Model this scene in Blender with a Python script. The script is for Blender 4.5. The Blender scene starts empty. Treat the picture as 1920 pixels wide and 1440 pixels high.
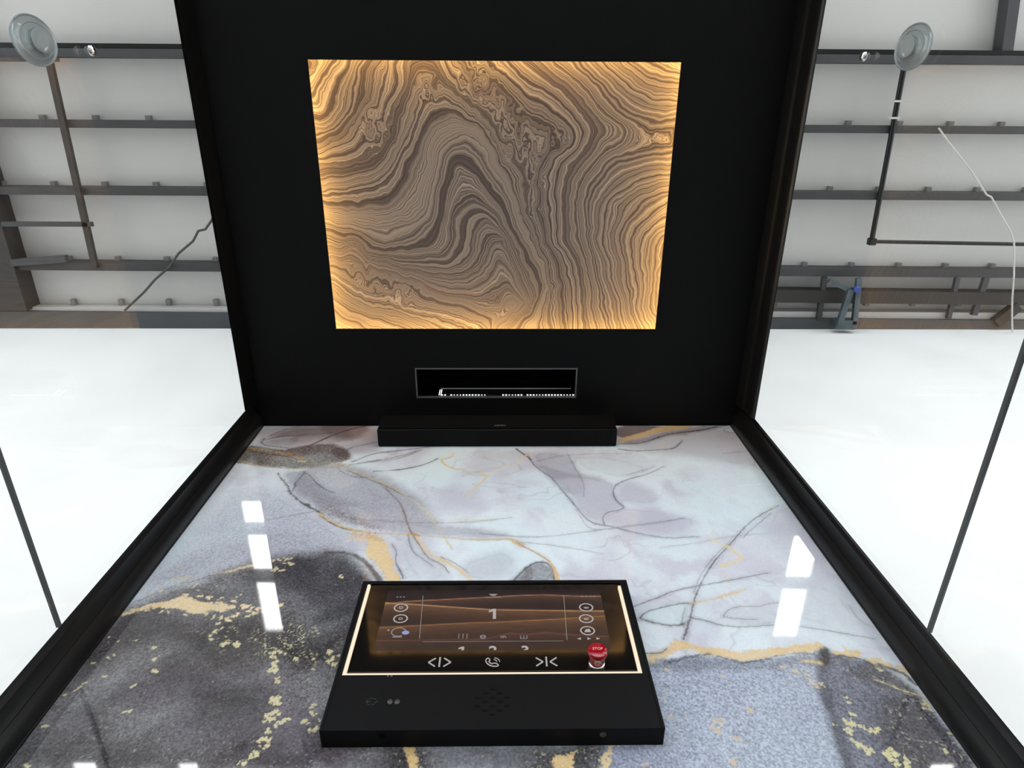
import bpy, bmesh, math, random
import numpy as np
from mathutils import Matrix, Vector
random.seed(7)

# ------------------------------------------------------------------ camera, world, exposure
sc = bpy.context.scene
CH = 0.75                                   # camera height above the lift floor
FPX = 1203.96                               # focal length in pixels of the 1920 x 1440 frame
R_ = np.array([0.99989101, -0.00567543, -0.01362928])
U_ = np.array([0.00010040, -0.92052423, 0.39068547])
F_ = np.array([0.01476339, 0.39064425, 0.92042333])
cd = bpy.data.cameras.new('camera')
cam = bpy.data.objects.new('camera', cd)
sc.collection.objects.link(cam)
cd.sensor_fit = 'HORIZONTAL'; cd.sensor_width = 36.0; cd.lens = FPX / 1920 * 36.0
cd.clip_start = 0.02; cd.clip_end = 200
m = Matrix.Identity(4)
for i in range(3):
    m[i][0] = R_[i]; m[i][1] = U_[i]; m[i][2] = -F_[i]
m[2][3] = CH
cam.matrix_world = m
sc.camera = cam

world = bpy.data.worlds.new('world'); sc.world = world
world.use_nodes = True
bg = world.node_tree.nodes['Background']
bg.inputs[0].default_value = (0.93, 0.97, 1.0, 1); bg.inputs[1].default_value = 3.15

vs = sc.view_settings
vs.view_transform = 'Standard'; vs.look = 'None'; vs.exposure = 0.0; vs.gamma = 1.0; vs.use_curve_mapping = False
sc.cycles.max_bounces = 10
sc.cycles.transparent_max_bounces = 16
sc.cycles.caustics_reflective = False
sc.cycles.caustics_refractive = False
sc.cycles.sample_clamp_indirect = 6.0

# ------------------------------------------------------------------ helpers
col = sc.collection
HC = 1.4919                                 # lift ceiling above the camera
HR = 4.5                                    # underside of the warehouse purlins above the camera
YW = 0.75                                   # marble wall
XGL, XGR = -0.640, 0.616                    # the two glass sides


def ray(px, py):
    px = np.asarray(px, float); py = np.asarray(py, float)
    return F_ + R_ * ((px - 960) / FPX)[..., None] + U_ * ((720 - py) / FPX)[..., None]


def on_y(px, py, Y=YW):
    d = ray(px, py); t = Y / d[..., 1]
    return np.stack([d[..., 0] * t, d[..., 2] * t], -1)        # x, z above the camera


def on_z(px, py, Z=HC):
    d = ray(px, py); t = Z / d[..., 2]
    return np.stack([d[..., 0] * t, d[..., 1] * t], -1)        # x, y


def lin(rgb):
    a = np.asarray(rgb, float) / 255.0
    return np.where(a <= 0.04045, a / 12.92, ((a + 0.055) / 1.055) ** 2.4)


def L4(rgb): return tuple(lin(rgb)) + (1.0,)


def mat(name, color=(0.5, 0.5, 0.5), rough=0.5, metal=0.0, spec=0.5, emit=None, estr=0.0, coat=0.0, rnoise=0.0, bump=0.0, nscale=200):
    mt = bpy.data.materials.new(name); mt.use_nodes = True
    nt = mt.node_tree; b = nt.nodes['Principled BSDF']
    b.inputs['Base Color'].default_value = tuple(color)[:3] + (1,)
    b.inputs['Roughness'].default_value = rough; b.inputs['Metallic'].default_value = metal
    b.inputs['Specular IOR Level'].default_value = spec
    b.inputs['Coat Weight'].default_value = coat; b.inputs['Coat Roughness'].default_value = 0.05
    if emit is not None:
        b.inputs['Emission Color'].default_value = tuple(emit)[:3] + (1,); b.inputs['Emission Strength'].default_value = estr
    if rnoise or bump:
        tc = nt.nodes.new('ShaderNodeTexCoord'); n = nt.nodes.new('ShaderNodeTexNoise')
        n.inputs['Scale'].default_value = nscale; n.inputs['Detail'].default_value = 4
        nt.links.new(tc.outputs['Object'], n.inputs['Vector'])
        if rnoise:
            mr = nt.nodes.new('ShaderNodeMapRange')
            mr.inputs['To Min'].default_value = max(0, rough - rnoise); mr.inputs['To Max'].default_value = rough + rnoise
            nt.links.new(n.outputs['Fac'], mr.inputs['Value']); nt.links.new(mr.outputs[0], b.inputs['Roughness'])
        if bump:
            bp = nt.nodes.new('ShaderNodeBump'); bp.inputs['Strength'].default_value = bump; bp.inputs['Distance'].default_value = 0.0005
            nt.links.new(n.outputs['Fac'], bp.inputs['Height']); nt.links.new(bp.outputs[0], b.inputs['Normal'])
    return mt


def noisy(name, c1, c2, scale, rough=0.7, detail=4, stretch=(1, 1, 1), lo=0.35, hi=0.65, metal=0.0, spec=0.5):
    mt = mat(name, c1, rough, metal, spec); nt = mt.node_tree; b = nt.nodes['Principled BSDF']
    tc = nt.nodes.new('ShaderNodeTexCoord'); mp = nt.nodes.new('ShaderNodeMapping'); mp.inputs['Scale'].default_value = stretch
    n = nt.nodes.new('ShaderNodeTexNoise'); n.inputs['Scale'].default_value = scale; n.inputs['Detail'].default_value = detail
    cr = nt.nodes.new('ShaderNodeValToRGB')
    cr.color_ramp.elements[0].position = lo; cr.color_ramp.elements[0].color = tuple(c1)[:3] + (1,)
    cr.color_ramp.elements[1].position = hi; cr.color_ramp.elements[1].color = tuple(c2)[:3] + (1,)
    nt.links.new(tc.outputs['Object'], mp.inputs[0]); nt.links.new(mp.outputs[0], n.inputs['Vector'])
    nt.links.new(n.outputs['Fac'], cr.inputs[0]); nt.links.new(cr.outputs[0], b.inputs['Base Color'])
    return mt


def tag(o, label=None, cat=None, group=None, kind=None):
    if label: o['label'] = label
    if cat: o['category'] = cat
    if group: o['group'] = group
    if kind: o['kind'] = kind
    return o


def empty(name, loc):
    o = bpy.data.objects.new(name, None); col.objects.link(o)
    o.location = loc; o.empty_display_size = 0.05
    return o


class MB:
    """collects simple solids (coordinates: x, y and height above the camera) into one mesh"""
    def __init__(s): s.v = []; s.f = []

    def add(s, vs_, fs):
        k = len(s.v); s.v += [tuple(p) for p in vs_]; s.f += [tuple(i + k for i in f) for f in fs]; return s

    def box(s, x0, x1, y0, y1, z0, z1):
        return s.add([(x0, y0, z0), (x1, y0, z0), (x1, y1, z0), (x0, y1, z0), (x0, y0, z1), (x1, y0, z1), (x1, y1, z1), (x0, y1, z1)],
                     [(0, 3, 2, 1), (4, 5, 6, 7), (0, 1, 5, 4), (1, 2, 6, 5), (2, 3, 7, 6), (3, 0, 4, 7)])

    def prism(s, prof, axis, a, b):
        """prof: closed list of 2-D points; axis 'z' -> (x,y), 'y' -> (x,z), 'x' -> (y,z)"""
        n = len(prof)
        mk = {'z': lambda p, t: (p[0], p[1], t), 'y': lambda p, t: (p[0], t, p[1]), 'x': lambda p, t: (t, p[0], p[1])}[axis]
        vs_ = [mk(p, a) for p in prof] + [mk(p, b) for p in prof]
        fs = [(i, (i + 1) % n, n + (i + 1) % n, n + i) for i in range(n)] + [tuple(range(n))[::-1], tuple(range(n, 2 * n))]
        return s.add(vs_, fs)

    def beam(s, p, q, w, h):
        """box from p to q; w sideways, h in height, p and q at the middle of the underside"""
        p = Vector(p); q = Vector(q); d = (q - p).normalized()
        up = Vector((0, 0, 1)) if abs(d.z) < 0.9 else Vector((0, 1, 0))
        sd = d.cross(up).normalized() * (w / 2); u = sd.cross(d).normalized() * h
        if u.z < 0: u = -u
        vs_ = [p - sd, p + sd, p + sd + u, p - sd + u, q - sd, q + sd, q + sd + u, q - sd + u]
        return s.add(vs_, [(0, 1, 2, 3), (7, 6, 5, 4), (0, 4, 5, 1), (1, 5, 6, 2), (2, 6, 7, 3), (3, 7, 4, 0)])

    def tube(s, pts, r, n=10):
        pts = [Vector(p) for p in pts]; rings = []
        for i, p in enumerate(pts):
            d = (pts[min(i + 1, len(pts) - 1)] - pts[max(i - 1, 0)]).normalized()
            a = d.cross(Vector((0, 0, 1)) if abs(d.z) < 0.95 else Vector((1, 0, 0))).normalized(); b = d.cross(a)
            rings.append([p + a * (r * math.cos(2 * math.pi * k / n)) + b * (r * math.sin(2 * math.pi * k / n)) for k in range(n)])
        vs_ = [v for g in rings for v in g]; fs = []
        for i in range(len(pts) - 1):
            for k in range(n):
                fs.append((i * n + k, i * n + (k + 1) % n, (i + 1) * n + (k + 1) % n, (i + 1) * n + k))
        fs += [tuple(range(n))[::-1], tuple(range((len(pts) - 1) * n, len(pts) * n))]
        return s.add(vs_, fs)

    def lathe(s, prof, o, ax, n=32, sq=(1, 1)):
        """prof: (radius, distance along ax); o origin; sq squashes the two sideways directions"""
        o = Vector(o); ax = Vector(ax).normalized()
        a = Vector((0, 0, 1)) if abs(ax.z) < 0.9 else Vector((1, 0, 0))
        b = ax.cross(a).normalized(); a = b.cross(ax).normalized()
        vs_ = []
        for r, t in prof:
            for k in range(n):
                th = 2 * math.pi * k / n
                vs_.append(o + ax * t + a * (r * sq[0] * math.cos(th)) + b * (r * sq[1] * math.sin(th)))
        fs = []
        for i in range(len(prof) - 1):
            for k in range(n):
                fs.append((i * n + k, i * n + (k + 1) % n, (i + 1) * n + (k + 1) % n, (i + 1) * n + k))
        fs += [tuple(range(n))[::-1], tuple(range((len(prof) - 1) * n, len(prof) * n))]
        return s.add(vs_, fs)

    def ring(s, c, r0, r1, y, dy, sq=0.8, n=40, a0=0.0, a1=2 * math.pi):
        """flat ring standing in the x-z plane"""
        full = abs(a1 - a0 - 2 * math.pi) < 1e-6
        k = len(s.v); cnt = n if full else n + 1
        for i in range(cnt):
            th = a0 + (a1 - a0) * i / n
            for r in (r0, r1):
                for yy in (y, y + dy):
                    s.v.append((c[0] + r * math.cos(th), yy, c[1] + r * sq * math.sin(th)))
        for i in range(n):
            A = k + 4 * i; B = k + 4 * ((i + 1) % cnt)
            s.f += [(A, B, B + 2, A + 2), (A + 1, A + 3, B + 3, B + 1), (A, A + 1, B + 1, B), (A + 2, B + 2, B + 3, A + 3)]
        return s

    def stroke(s, p, q, w, y, dy):
        """flat bar in the x-z plane"""
        p = np.array(p); q = np.array(q); d = (q - p) / np.linalg.norm(q - p); nn = np.array([-d[1], d[0]]) * w / 2
        pr = [p - nn, q - nn, q + nn, p + nn]
        return s.prism([tuple(a) for a in pr], 'y', y, y + dy)

    def build(s, name, material, parent=None, smooth=False, bevel=0.0, seg=2):
        off = Vector((0, 0, CH))
        base = Vector((0, 0, 0))
        if parent is not None:
            pp = parent
            while pp is not None: base += pp.location; pp = pp.parent
        me = bpy.data.meshes.new(name)
        me.from_pydata([Vector(v) + off - base for v in s.v], [], s.f)
        bm = bmesh.new(); bm.from_mesh(me); bmesh.ops.recalc_face_normals(bm, faces=bm.faces); bm.to_mesh(me); bm.free()
        me.materials.append(material)
        o = bpy.data.objects.new(name, me); col.objects.link(o)
        if parent is not None: o.parent = parent
        if smooth:
            me.shade_smooth() if hasattr(me, 'shade_smooth') else None
            for p in me.polygons: p.use_smooth = True
            md = o.modifiers.new('edges', 'EDGE_SPLIT'); md.split_angle = math.radians(40)
        if bevel:
            md = o.modifiers.new('bevel', 'BEVEL'); md.width = bevel; md.segments = seg; md.limit_method = 'ANGLE'
        return o


def text(name, body, size, x, y, z, material, parent, offset=0.0, sx=1.0, ext=0.0002):
    cu = bpy.data.curves.new(name, 'FONT'); cu.body = body; cu.size = size; cu.extrude = ext; cu.offset = offset
    cu.align_x = 'CENTER'; cu.align_y = 'CENTER'
    t = bpy.data.objects.new(name + '_outline', cu); col.objects.link(t)
    bpy.context.view_layer.update()
    me = bpy.data.meshes.new_from_object(t.evaluated_get(bpy.context.evaluated_depsgraph_get()))
    bpy.data.objects.remove(t); me.name = name; me.materials.clear(); me.materials.append(material)
    o = bpy.data.objects.new(name, me); col.objects.link(o)
    base = Vector((0, 0, 0)); pp = parent
    while pp is not None: base += pp.location; pp = pp.parent
    o.parent = parent; o.location = Vector((x, y, z + CH)) - base
    o.rotation_euler = (math.pi / 2, 0, 0); o.scale = (sx, 1, 1)
    return o


def structure(o): o['kind'] = 'structure'; return o


# value noise in numpy --------------------------------------------------------
def _hash(ix, iy, seed):
    h = (ix.astype(np.int64) * 374761393 + iy.astype(np.int64) * 668265263 + seed * 1442695041) & 0x7fffffff
    h = ((h ^ (h >> 13)) * 1274126177) & 0x7fffffff
    return ((h ^ (h >> 16)) & 0xffff) / 65535.0


def vnoise(x, y, seed=0):
    ix = np.floor(x); iy = np.floor(y); fx = x - ix; fy = y - iy
    fx = fx * fx * (3 - 2 * fx); fy = fy * fy * (3 - 2 * fy)
    a = _hash(ix, iy, seed); b = _hash(ix + 1, iy, seed); c = _hash(ix, iy + 1, seed); d = _hash(ix + 1, iy + 1, seed)
    return (a * (1 - fx) + b * fx) * (1 - fy) + (c * (1 - fx) + d * fx) * fy


def fbm(x, y, seed=0, octv=4):
    s = 0; a = 0.5; t = 0
    for k in range(octv):
        s = s + a * vnoise(x * 2 ** k, y * 2 ** k, seed + 17 * k); t += a; a *= 0.5
    return s / t


def sstep(a, b, x):
    t = np.clip((x - a) / (b - a), 0, 1); return t * t * (3 - 2 * t)


# ------------------------------------------------------------------ materials
M = {}
M['black_ceiling'] = mat('black_ceiling', (0.0022, 0.0022, 0.0023), 0.55, spec=0.16, rnoise=0.05, nscale=60)
M['black_frame'] = mat('black_frame', (0.0050, 0.0050, 0.0053), 0.33, spec=0.32, rnoise=0.05, nscale=40)
M['black_plastic'] = mat('black_plastic', (0.0030, 0.0030, 0.0036), 0.55, spec=0.12, bump=0.15, nscale=2500)
M['black_hole'] = mat('black_hole', (0.0022, 0.0022, 0.0022), 0.8, spec=0.1)
M['black_glass'] = mat('black_glass', (0.006, 0.005, 0.0045), 0.06, spec=0.5, coat=0.4)
M['black_grille'] = mat('black_grille', (0.0024, 0.0024, 0.0028), 0.7, spec=0.08, bump=0.4, nscale=1800)
M['sensor_grey'] = mat('sensor_grey', (0.035, 0.035, 0.036), 0.45, rnoise=0.06, nscale=90)
M['grey_metal'] = mat('grey_metal', (0.16, 0.16, 0.165), 0.45, metal=0.6, rnoise=0.08, nscale=90)
M['chrome'] = mat('chrome', (0.8, 0.8, 0.8), 0.12, metal=1.0, rnoise=0.04, nscale=90)
M['red_plastic'] = mat('red_plastic', (0.30, 0.003, 0.010), 0.10, coat=0.6, rnoise=0.03, nscale=90)
M['pale_print'] = mat('pale_print', (0.75, 0.45, 0.48), 0.5)
M['icon'] = mat('icon', (0.03, 0.03, 0.03), 0.5, emit=(0.50, 0.45, 0.45), estr=0.75)
M['icon_dim'] = mat('icon_dim', (0.02, 0.02, 0.02), 0.5, emit=(0.33, 0.29, 0.29), estr=0.7)
M['icon_blue'] = mat('icon_blue', (0.1, 0.1, 0.2), 0.5, emit=(0.22, 0.23, 0.42), estr=0.8)
M['led'] = mat('led', (0.05, 0.05, 0.05), 0.5, emit=(1.0, 0.80, 0.58), estr=1.0)
M['led_art'] = mat('led_art', (0.8, 0.7, 0.6), 0.5, emit=(1.0, 0.60, 0.19), estr=33.0)
M['white_glow'] = mat('white_glow', (0.9, 0.9, 0.9), 0.5, emit=(1.0, 0.97, 0.95), estr=1.4)
M['white_wall'] = noisy('white_wall', (0.86, 0.86, 0.86), (0.80, 0.80, 0.79), 2.2, 0.8, 5, lo=0.45, hi=0.75)
M['roof_sheet'] = noisy('roof_sheet', (0.60, 0.590, 0.572), (0.55, 0.543, 0.528), 0.9, 0.6, 3, stretch=(1, 1, 1))
M['steel_dark'] = noisy('steel_dark', (0.042, 0.042, 0.044), (0.030, 0.029, 0.028), 3.0, 0.6, 5)
M['steel_grey'] = noisy('steel_grey', (0.050, 0.051, 0.055), (0.036, 0.037, 0.040), 3.0, 0.6, 5)
M['steel_brown'] = noisy('steel_brown', (0.026, 0.022, 0.019), (0.017, 0.014, 0.012), 3.0, 0.6, 5)
M['fascia'] = noisy('fascia', (0.058, 0.064, 0.069), (0.046, 0.051, 0.056), 4.0, 0.6, 5)
M['gasket'] = mat('gasket', (0.055, 0.062, 0.066), 0.5)
M['pale_trim'] = mat('pale_trim', (0.52, 0.51, 0.50), 0.6)
M['clip_grey'] = mat('clip_grey', (0.20, 0.20, 0.195), 0.6)
M['black_matte'] = mat('black_matte', (0.0020, 0.0020, 0.0021), 0.7, spec=0.06)
M['blue_steel'] = noisy('blue_steel', (0.10, 0.13, 0.145), (0.06, 0.08, 0.09), 12.0, 0.35, 3, metal=0.4)
M['blue_plastic'] = mat('blue_plastic', (0.03, 0.06, 0.28), 0.35)
M['cable_dark'] = mat('cable_dark', (0.045, 0.043, 0.042), 0.6)
M['cord_white'] = mat('cord_white', (0.55, 0.53, 0.49), 0.6)
M['concrete'] = noisy('concrete', (0.48, 0.47, 0.45), (0.40, 0.39, 0.38), 1.5, 0.6, 6)
M['lift_floor'] = noisy('lift_floor', (0.30, 0.30, 0.31), (0.24, 0.24, 0.25), 30, 0.5, 4)
M['daylight'] = mat('daylight', (0.9, 0.9, 0.9), 0.5, emit=(1, 1, 1), estr=24.0)
def clear_plastic():
    mt = bpy.data.materials.new('clear_plastic'); mt.use_nodes = True
    nt = mt.node_tree; nt.nodes.clear()
    out = nt.nodes.new('ShaderNodeOutputMaterial'); m1 = nt.nodes.new('ShaderNodeMixShader'); m2 = nt.nodes.new('ShaderNodeMixShader')
    tr = nt.nodes.new('ShaderNodeBsdfTransparent'); tr.inputs[0].default_value = (0.86, 0.91, 0.91, 1)
    df = nt.nodes.new('ShaderNodeBsdfDiffuse'); df.inputs[0].default_value = (0.74, 0.80, 0.80, 1)
    gl = nt.nodes.new('ShaderNodeBsdfGlossy'); gl.inputs['Roughness'].default_value = 0.10
    lw = nt.nodes.new('ShaderNodeLayerWeight'); lw.inputs['Blend'].default_value = 0.35
    m1.inputs[0].default_value = 0.34
    nt.links.new(tr.outputs[0], m1.inputs[1]); nt.links.new(df.outputs[0], m1.inputs[2])
    nt.links.new(lw.outputs['Fresnel'], m2.inputs[0]); nt.links.new(m1.outputs[0], m2.inputs[1]); nt.links.new(gl.outputs[0], m2.inputs[2])
    nt.links.new(m2.outputs[0], out.inputs[0]); return mt


M['clear_plastic'] = clear_plastic()


def glass_material():
    mt = bpy.data.materials.new('pane_glass'); mt.use_nodes = True
    nt = mt.node_tree; nt.nodes.clear()
    out = nt.nodes.new('ShaderNodeOutputMaterial'); mx = nt.nodes.new('ShaderNodeMixShader')
    tr = nt.nodes.new('ShaderNodeBsdfTransparent'); tr.inputs[0].default_value = (0.975, 0.985, 0.98, 1)
    gl = nt.nodes.new('ShaderNodeBsdfGlossy'); gl.inputs['Roughness'].default_value = 0.015
    lw = nt.nodes.new('ShaderNodeLayerWeight'); lw.inputs['Blend'].default_value = 0.5
    pw = nt.nodes.new('ShaderNodeMath'); pw.operation = 'POWER'; pw.inputs[1].default_value = 5
    ma = nt.nodes.new('ShaderNodeMath'); ma.operation = 'MULTIPLY_ADD'; ma.inputs[1].default_value = 0.96; ma.inputs[2].default_value = 0.04
    nt.links.new(lw.outputs['Facing'], pw.inputs[0]); nt.links.new(pw.outputs[0], ma.inputs[0]); nt.links.new(ma.outputs[0], mx.inputs[0])
    nt.links.new(tr.outputs[0], mx.inputs[1]); nt.links.new(gl.outputs[0], mx.inputs[2]); nt.links.new(mx.outputs[0], out.inputs[0])
    return mt


M['glass'] = glass_material()


def marble_material():
    mt = bpy.data.materials.new('printed_marble'); mt.use_nodes = True
    nt = mt.node_tree; b = nt.nodes['Principled BSDF']
    at = nt.nodes.new('ShaderNodeAttribute'); at.attribute_name = 'ink'
    tc = nt.nodes.new('ShaderNodeTexCoord')
    n = nt.nodes.new('ShaderNodeTexNoise'); n.inputs['Scale'].default_value = 330; n.inputs['Detail'].default_value = 2
    nt.links.new(tc.outputs['Object'], n.inputs['Vector'])
    mr = nt.nodes.new('ShaderNodeMapRange'); mr.inputs['From Min'].default_value = 0.3; mr.inputs['From Max'].default_value = 0.7
    mr.inputs['To Min'].default_value = 0.35; mr.inputs['To Max'].default_value = 1.75
    nt.links.new(n.outputs['Fac'], mr.inputs['Value'])
    mlt = nt.nodes.new('ShaderNodeMix'); mlt.data_type = 'FLOAT'; mlt.inputs[2].default_value = 1.0
    nt.links.new(at.outputs['Alpha'], mlt.inputs[0]); nt.links.new(mr.outputs[0], mlt.inputs[3])
    vm = nt.nodes.new('ShaderNodeVectorMath'); vm.operation = 'SCALE'
    nt.links.new(at.outputs['Color'], vm.inputs[0]); nt.links.new(mlt.outputs[0], vm.inputs['Scale'])
    nt.links.new(vm.outputs[0], b.inputs['Base Color'])
    b.inputs['Roughness'].default_value = 0.03; b.inputs['Specular IOR Level'].default_value = 0.55
    return mt


M['marble'] = marble_material()


def swirl_material():
    """printed swirl panel: stripes follow the per-vertex 'flow' value"""
    mt = bpy.data.materials.new('printed_swirl'); mt.use_nodes = True
    nt = mt.node_tree; b = nt.nodes['Principled BSDF']
    at = nt.nodes.new('ShaderNodeAttribute'); at.attribute_name = 'flow'
    tc = nt.nodes.new('ShaderNodeTexCoord')
    wob = nt.nodes.new('ShaderNodeTexNoise'); wob.inputs['Scale'].default_value = 48; wob.inputs['Detail'].default_value = 3
    nt.links.new(tc.outputs['Object'], wob.inputs['Vector'])
    wsc = nt.nodes.new('ShaderNodeMath'); wsc.operation = 'MULTIPLY_ADD'; wsc.inputs[1].default_value = 0.16
    nt.links.new(wob.outputs['Fac'], wsc.inputs[0]); nt.links.new(at.outputs['Fac'], wsc.inputs[2])

    def math(op, x, y=None, z=None):
        n = nt.nodes.new('ShaderNodeMath'); n.operation = op
        for i, v in enumerate((x, y, z)):
            if v is None: continue
            if isinstance(v, (int, float)): n.inputs[i].default_value = v
            else: nt.links.new(v, n.inputs[i])
        return n.outputs[0]

    def n1(k, det, off):
        n = nt.nodes.new('ShaderNodeTexNoise'); n.noise_dimensions = '1D'; n.inputs['Scale'].default_value = 1; n.inputs['Detail'].default_value = det
        n.inputs['Roughness'].default_value = 0.6
        nt.links.new(math('MULTIPLY_ADD', wsc.outputs[0], k, off), n.inputs['W']); return n.outputs['Fac']

    def thin(fac, w):                                  # 1 where the noise crosses its middle
        mr = nt.nodes.new('ShaderNodeMapRange'); mr.interpolation_type = 'SMOOTHSTEP'
        mr.inputs['From Min'].default_value = w; mr.inputs['From Max'].default_value = w * 2.2
        mr.inputs['To Min'].default_value = 1; mr.inputs['To Max'].default_value = 0
        nt.links.new(math('ABSOLUTE', math('SUBTRACT', fac, 0.5)), mr.inputs['Value']); return mr.outputs[0]
    at2 = nt.nodes.new('ShaderNodeAttribute'); at2.attribute_name = 'tone'
    broad = math('ADD', n1(4.2, 2, 3.1), at2.outputs['Fac'])
    cr = nt.nodes.new('ShaderNodeValToRGB'); e = cr.color_ramp.elements
    dark = tuple(lin((80, 72, 74))); mid = tuple(lin((112, 103, 101))); light = tuple(lin((204, 190, 176)))
    e[0].position = 0.395; e[0].color = dark + (1,)
    e[1].position = 0.47; e[1].color = mid + (1,)
    q = e.new(0.66); q.color = tuple(lin((146, 137, 131))) + (1,)
    nt.links.new(broad, cr.inputs[0])
    l1 = math('MULTIPLY', thin(n1(11.0, 2, 40.7), 0.020), 0.75)
    l2 = math('MULTIPLY', thin(n1(27.0, 1, 80.3), 0.030), 0.42)
    l3 = math('MULTIPLY', thin(n1(17.0, 1, 120.9), 0.022), 0.55)
    mixn = nt.nodes.new('ShaderNodeMix'); mixn.data_type = 'RGBA'
    sup = nt.nodes.new('ShaderNodeMapRange'); sup.inputs['From Min'].default_value = 0.40; sup.inputs['From Max'].default_value = 0.50
    sup.inputs['To Min'].default_value = 0.32; sup.inputs['To Max'].default_value = 1.0; nt.links.new(broad, sup.inputs['Value'])
    nt.links.new(math('MULTIPLY', math('MAXIMUM', l1, l2), sup.outputs[0]), mixn.inputs[0]); nt.links.new(cr.outputs[0], mixn.inputs[6]); mixn.inputs[7].default_value = light + (1,)
    mix2 = nt.nodes.new('ShaderNodeMix'); mix2.data_type = 'RGBA'
    nt.links.new(l3, mix2.inputs[0]); nt.links.new(mixn.outputs[2], mix2.inputs[6]); mix2.inputs[7].default_value = dark + (1,)
    nt.links.new(mix2.outputs[2], b.inputs['Base Color'])
    b.inputs['Roughness'].default_value = 0.6; b.inputs['Specular IOR Level'].default_value = 0.2
    return mt


M['swirl'] = swirl_material()


def screen_material():
    mt = bpy.data.materials.new('screen_picture'); mt.use_nodes = True
    nt = mt.node_tree; b = nt.nodes['Principled BSDF']
    at = nt.nodes.new('ShaderNodeAttribute'); at.attribute_name = 'picture'
    b.inputs['Base Color'].default_value = (0.004, 0.004, 0.004, 1); b.inputs['Roughness'].default_value = 0.08; b.inputs['Specular IOR Level'].default_value = 0.3
    nt.links.new(at.outputs['Color'], b.inputs['Emission Color']); b.inputs['Emission Strength'].default_value = 1.0
    return mt


M['screen'] = screen_material()

# ------------------------------------------------------------------ the setting: lift cabin and warehouse shell
structure(MB().box(-9, 9, -9, YW + 0.95, -0.97, -0.87).build('floor_warehouse', M['concrete']))
structure(MB().box(-0.66, 0.64, -0.72, 0.78, -0.85, -0.75).build('floor', M['lift_floor']))
structure(MB().box(-0.70, 0.68, -0.76, 0.82, -0.87, -0.85).build('trim_pit', M['black_frame']))

# ceiling plate with the two cut-outs
ART = (-0.4040, 0.3738, -0.0967, 0.4883)
VENT = (-0.2184, 0.1876, 0.5898, 0.6715)
c = MB(); z0, z1 = HC, HC + 0.004
xl, xr, yf = -0.64, 0.62, -0.72
c.box(xl, xr, yf, ART[2], z0, z1)
c.box(xl, ART[0], ART[2], ART[3], z0, z1); c.box(ART[1], xr, ART[2], ART[3], z0, z1)
c.box(xl, xr, ART[3], VENT[2], z0, z1)
c.box(xl, VENT[0], VENT[2], VENT[3], z0, z1); c.box(VENT[1], xr, VENT[2], VENT[3], z0, z1)
c.box(xl, xr, VENT[3], 0.76, z0, z1)
structure(c.build('ceiling', M['black_ceiling']))
# roof of the cabin above the plate keeps daylight out
structure(MB().box(-0.66, 0.64, -0.74, 0.80, HC + 0.155, HC + 0.165).build('trim_roof', M['black_frame']))

# corner posts between marble and glass
pl = [(-0.6143, 0.7500), (-0.6146, 0.7470), (-0.6156, 0.7462), (-0.6158, 0.7390), (-0.6172, 0.7320), (-0.6196, 0.7260), (-0.6238, 0.7205), (-0.6252, 0.7195),
      (-0.6268, 0.7200), (-0.6285, 0.7170), (-0.6352, 0.7030), (-0.6352, 0.7005), (-0.6372, 0.6990), (-0.6400, 0.6890), (-0.6405, 0.6915), (-0.6640, 0.7230), (-0.6640, 0.7750), (-0.6143, 0.7750)]
structure(MB().prism(pl, 'z', -0.75, HC + 0.15).build('trim_left', M['black_frame'], smooth=True))
mx = 0.5916 - 0.6143
structure(MB().prism([(mx - p[0] - 0.0, p[1]) for p in pl][::-1], 'z', -0.75, HC + 0.15).build('trim_right', M['black_frame'], smooth=True))
# rails between ceiling and glass
rl = [(-0.6190, HC + 0.003), (-0.6200, HC - 0.004), (-0.6290, HC - 0.020), (-0.6300, HC - 0.032), (-0.6340, HC - 0.0385), (-0.6400, HC - 0.040), (-0.6412, HC - 0.034), (-0.6600, HC + 0.012), (-0.6600, HC + 0.15), (-0.6190, HC + 0.15)]
structure(MB().prism(rl, 'y', -0.72, 0.6875).build('trim_ceiling_left', M['black_matte'], smooth=True))
rr = [(0.5990, HC + 0.003), (0.5995, HC - 0.008), (0.6015, HC - 0.030), (0.6040, HC - 0.040), (0.6055, HC - 0.042), (0.6058, HC - 0.052), (0.6068, HC - 0.066), (0.6090, HC - 0.080), (0.6120, HC - 0.088), (0.6160, HC - 0.091),
      (0.6172, HC - 0.085), (0.6400, HC - 0.028), (0.6400, HC + 0.15), (0.5990, HC + 0.15)]
structure(MB().prism(rr, 'y', -0.72, 0.6875).build('trim_ceiling_right', M['black_frame'], smooth=True))
# dark gasket where marble meets the ceiling
structure(MB().box(-0.614, 0.5916, 0.7485, 0.7498, HC - 0.0025, HC).build('trim_back', M['black_frame']))

# glass sides
structure(MB().box(XGL - 0.008, XGL, -0.72, 0.70, -0.75, HC - 0.02).build('wall_left', M['glass']))
structure(MB().box(XGR, XGR + 0.008, -0.72, 0.70, -0.75, HC - 0.05).build('wall_right', M['glass']))
structure(MB().box(XGL - 0.004, XGL + 0.0008, -0.72, 0.6895, 0.7243, 0.7297).build('trim_glass_left', M['gasket']))
structure(MB().box(XGR - 0.0008, XGR + 0.004, -0.72, 0.6895, 0.7045, 0.7105).build('trim_glass_right', M['gasket']))


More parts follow.
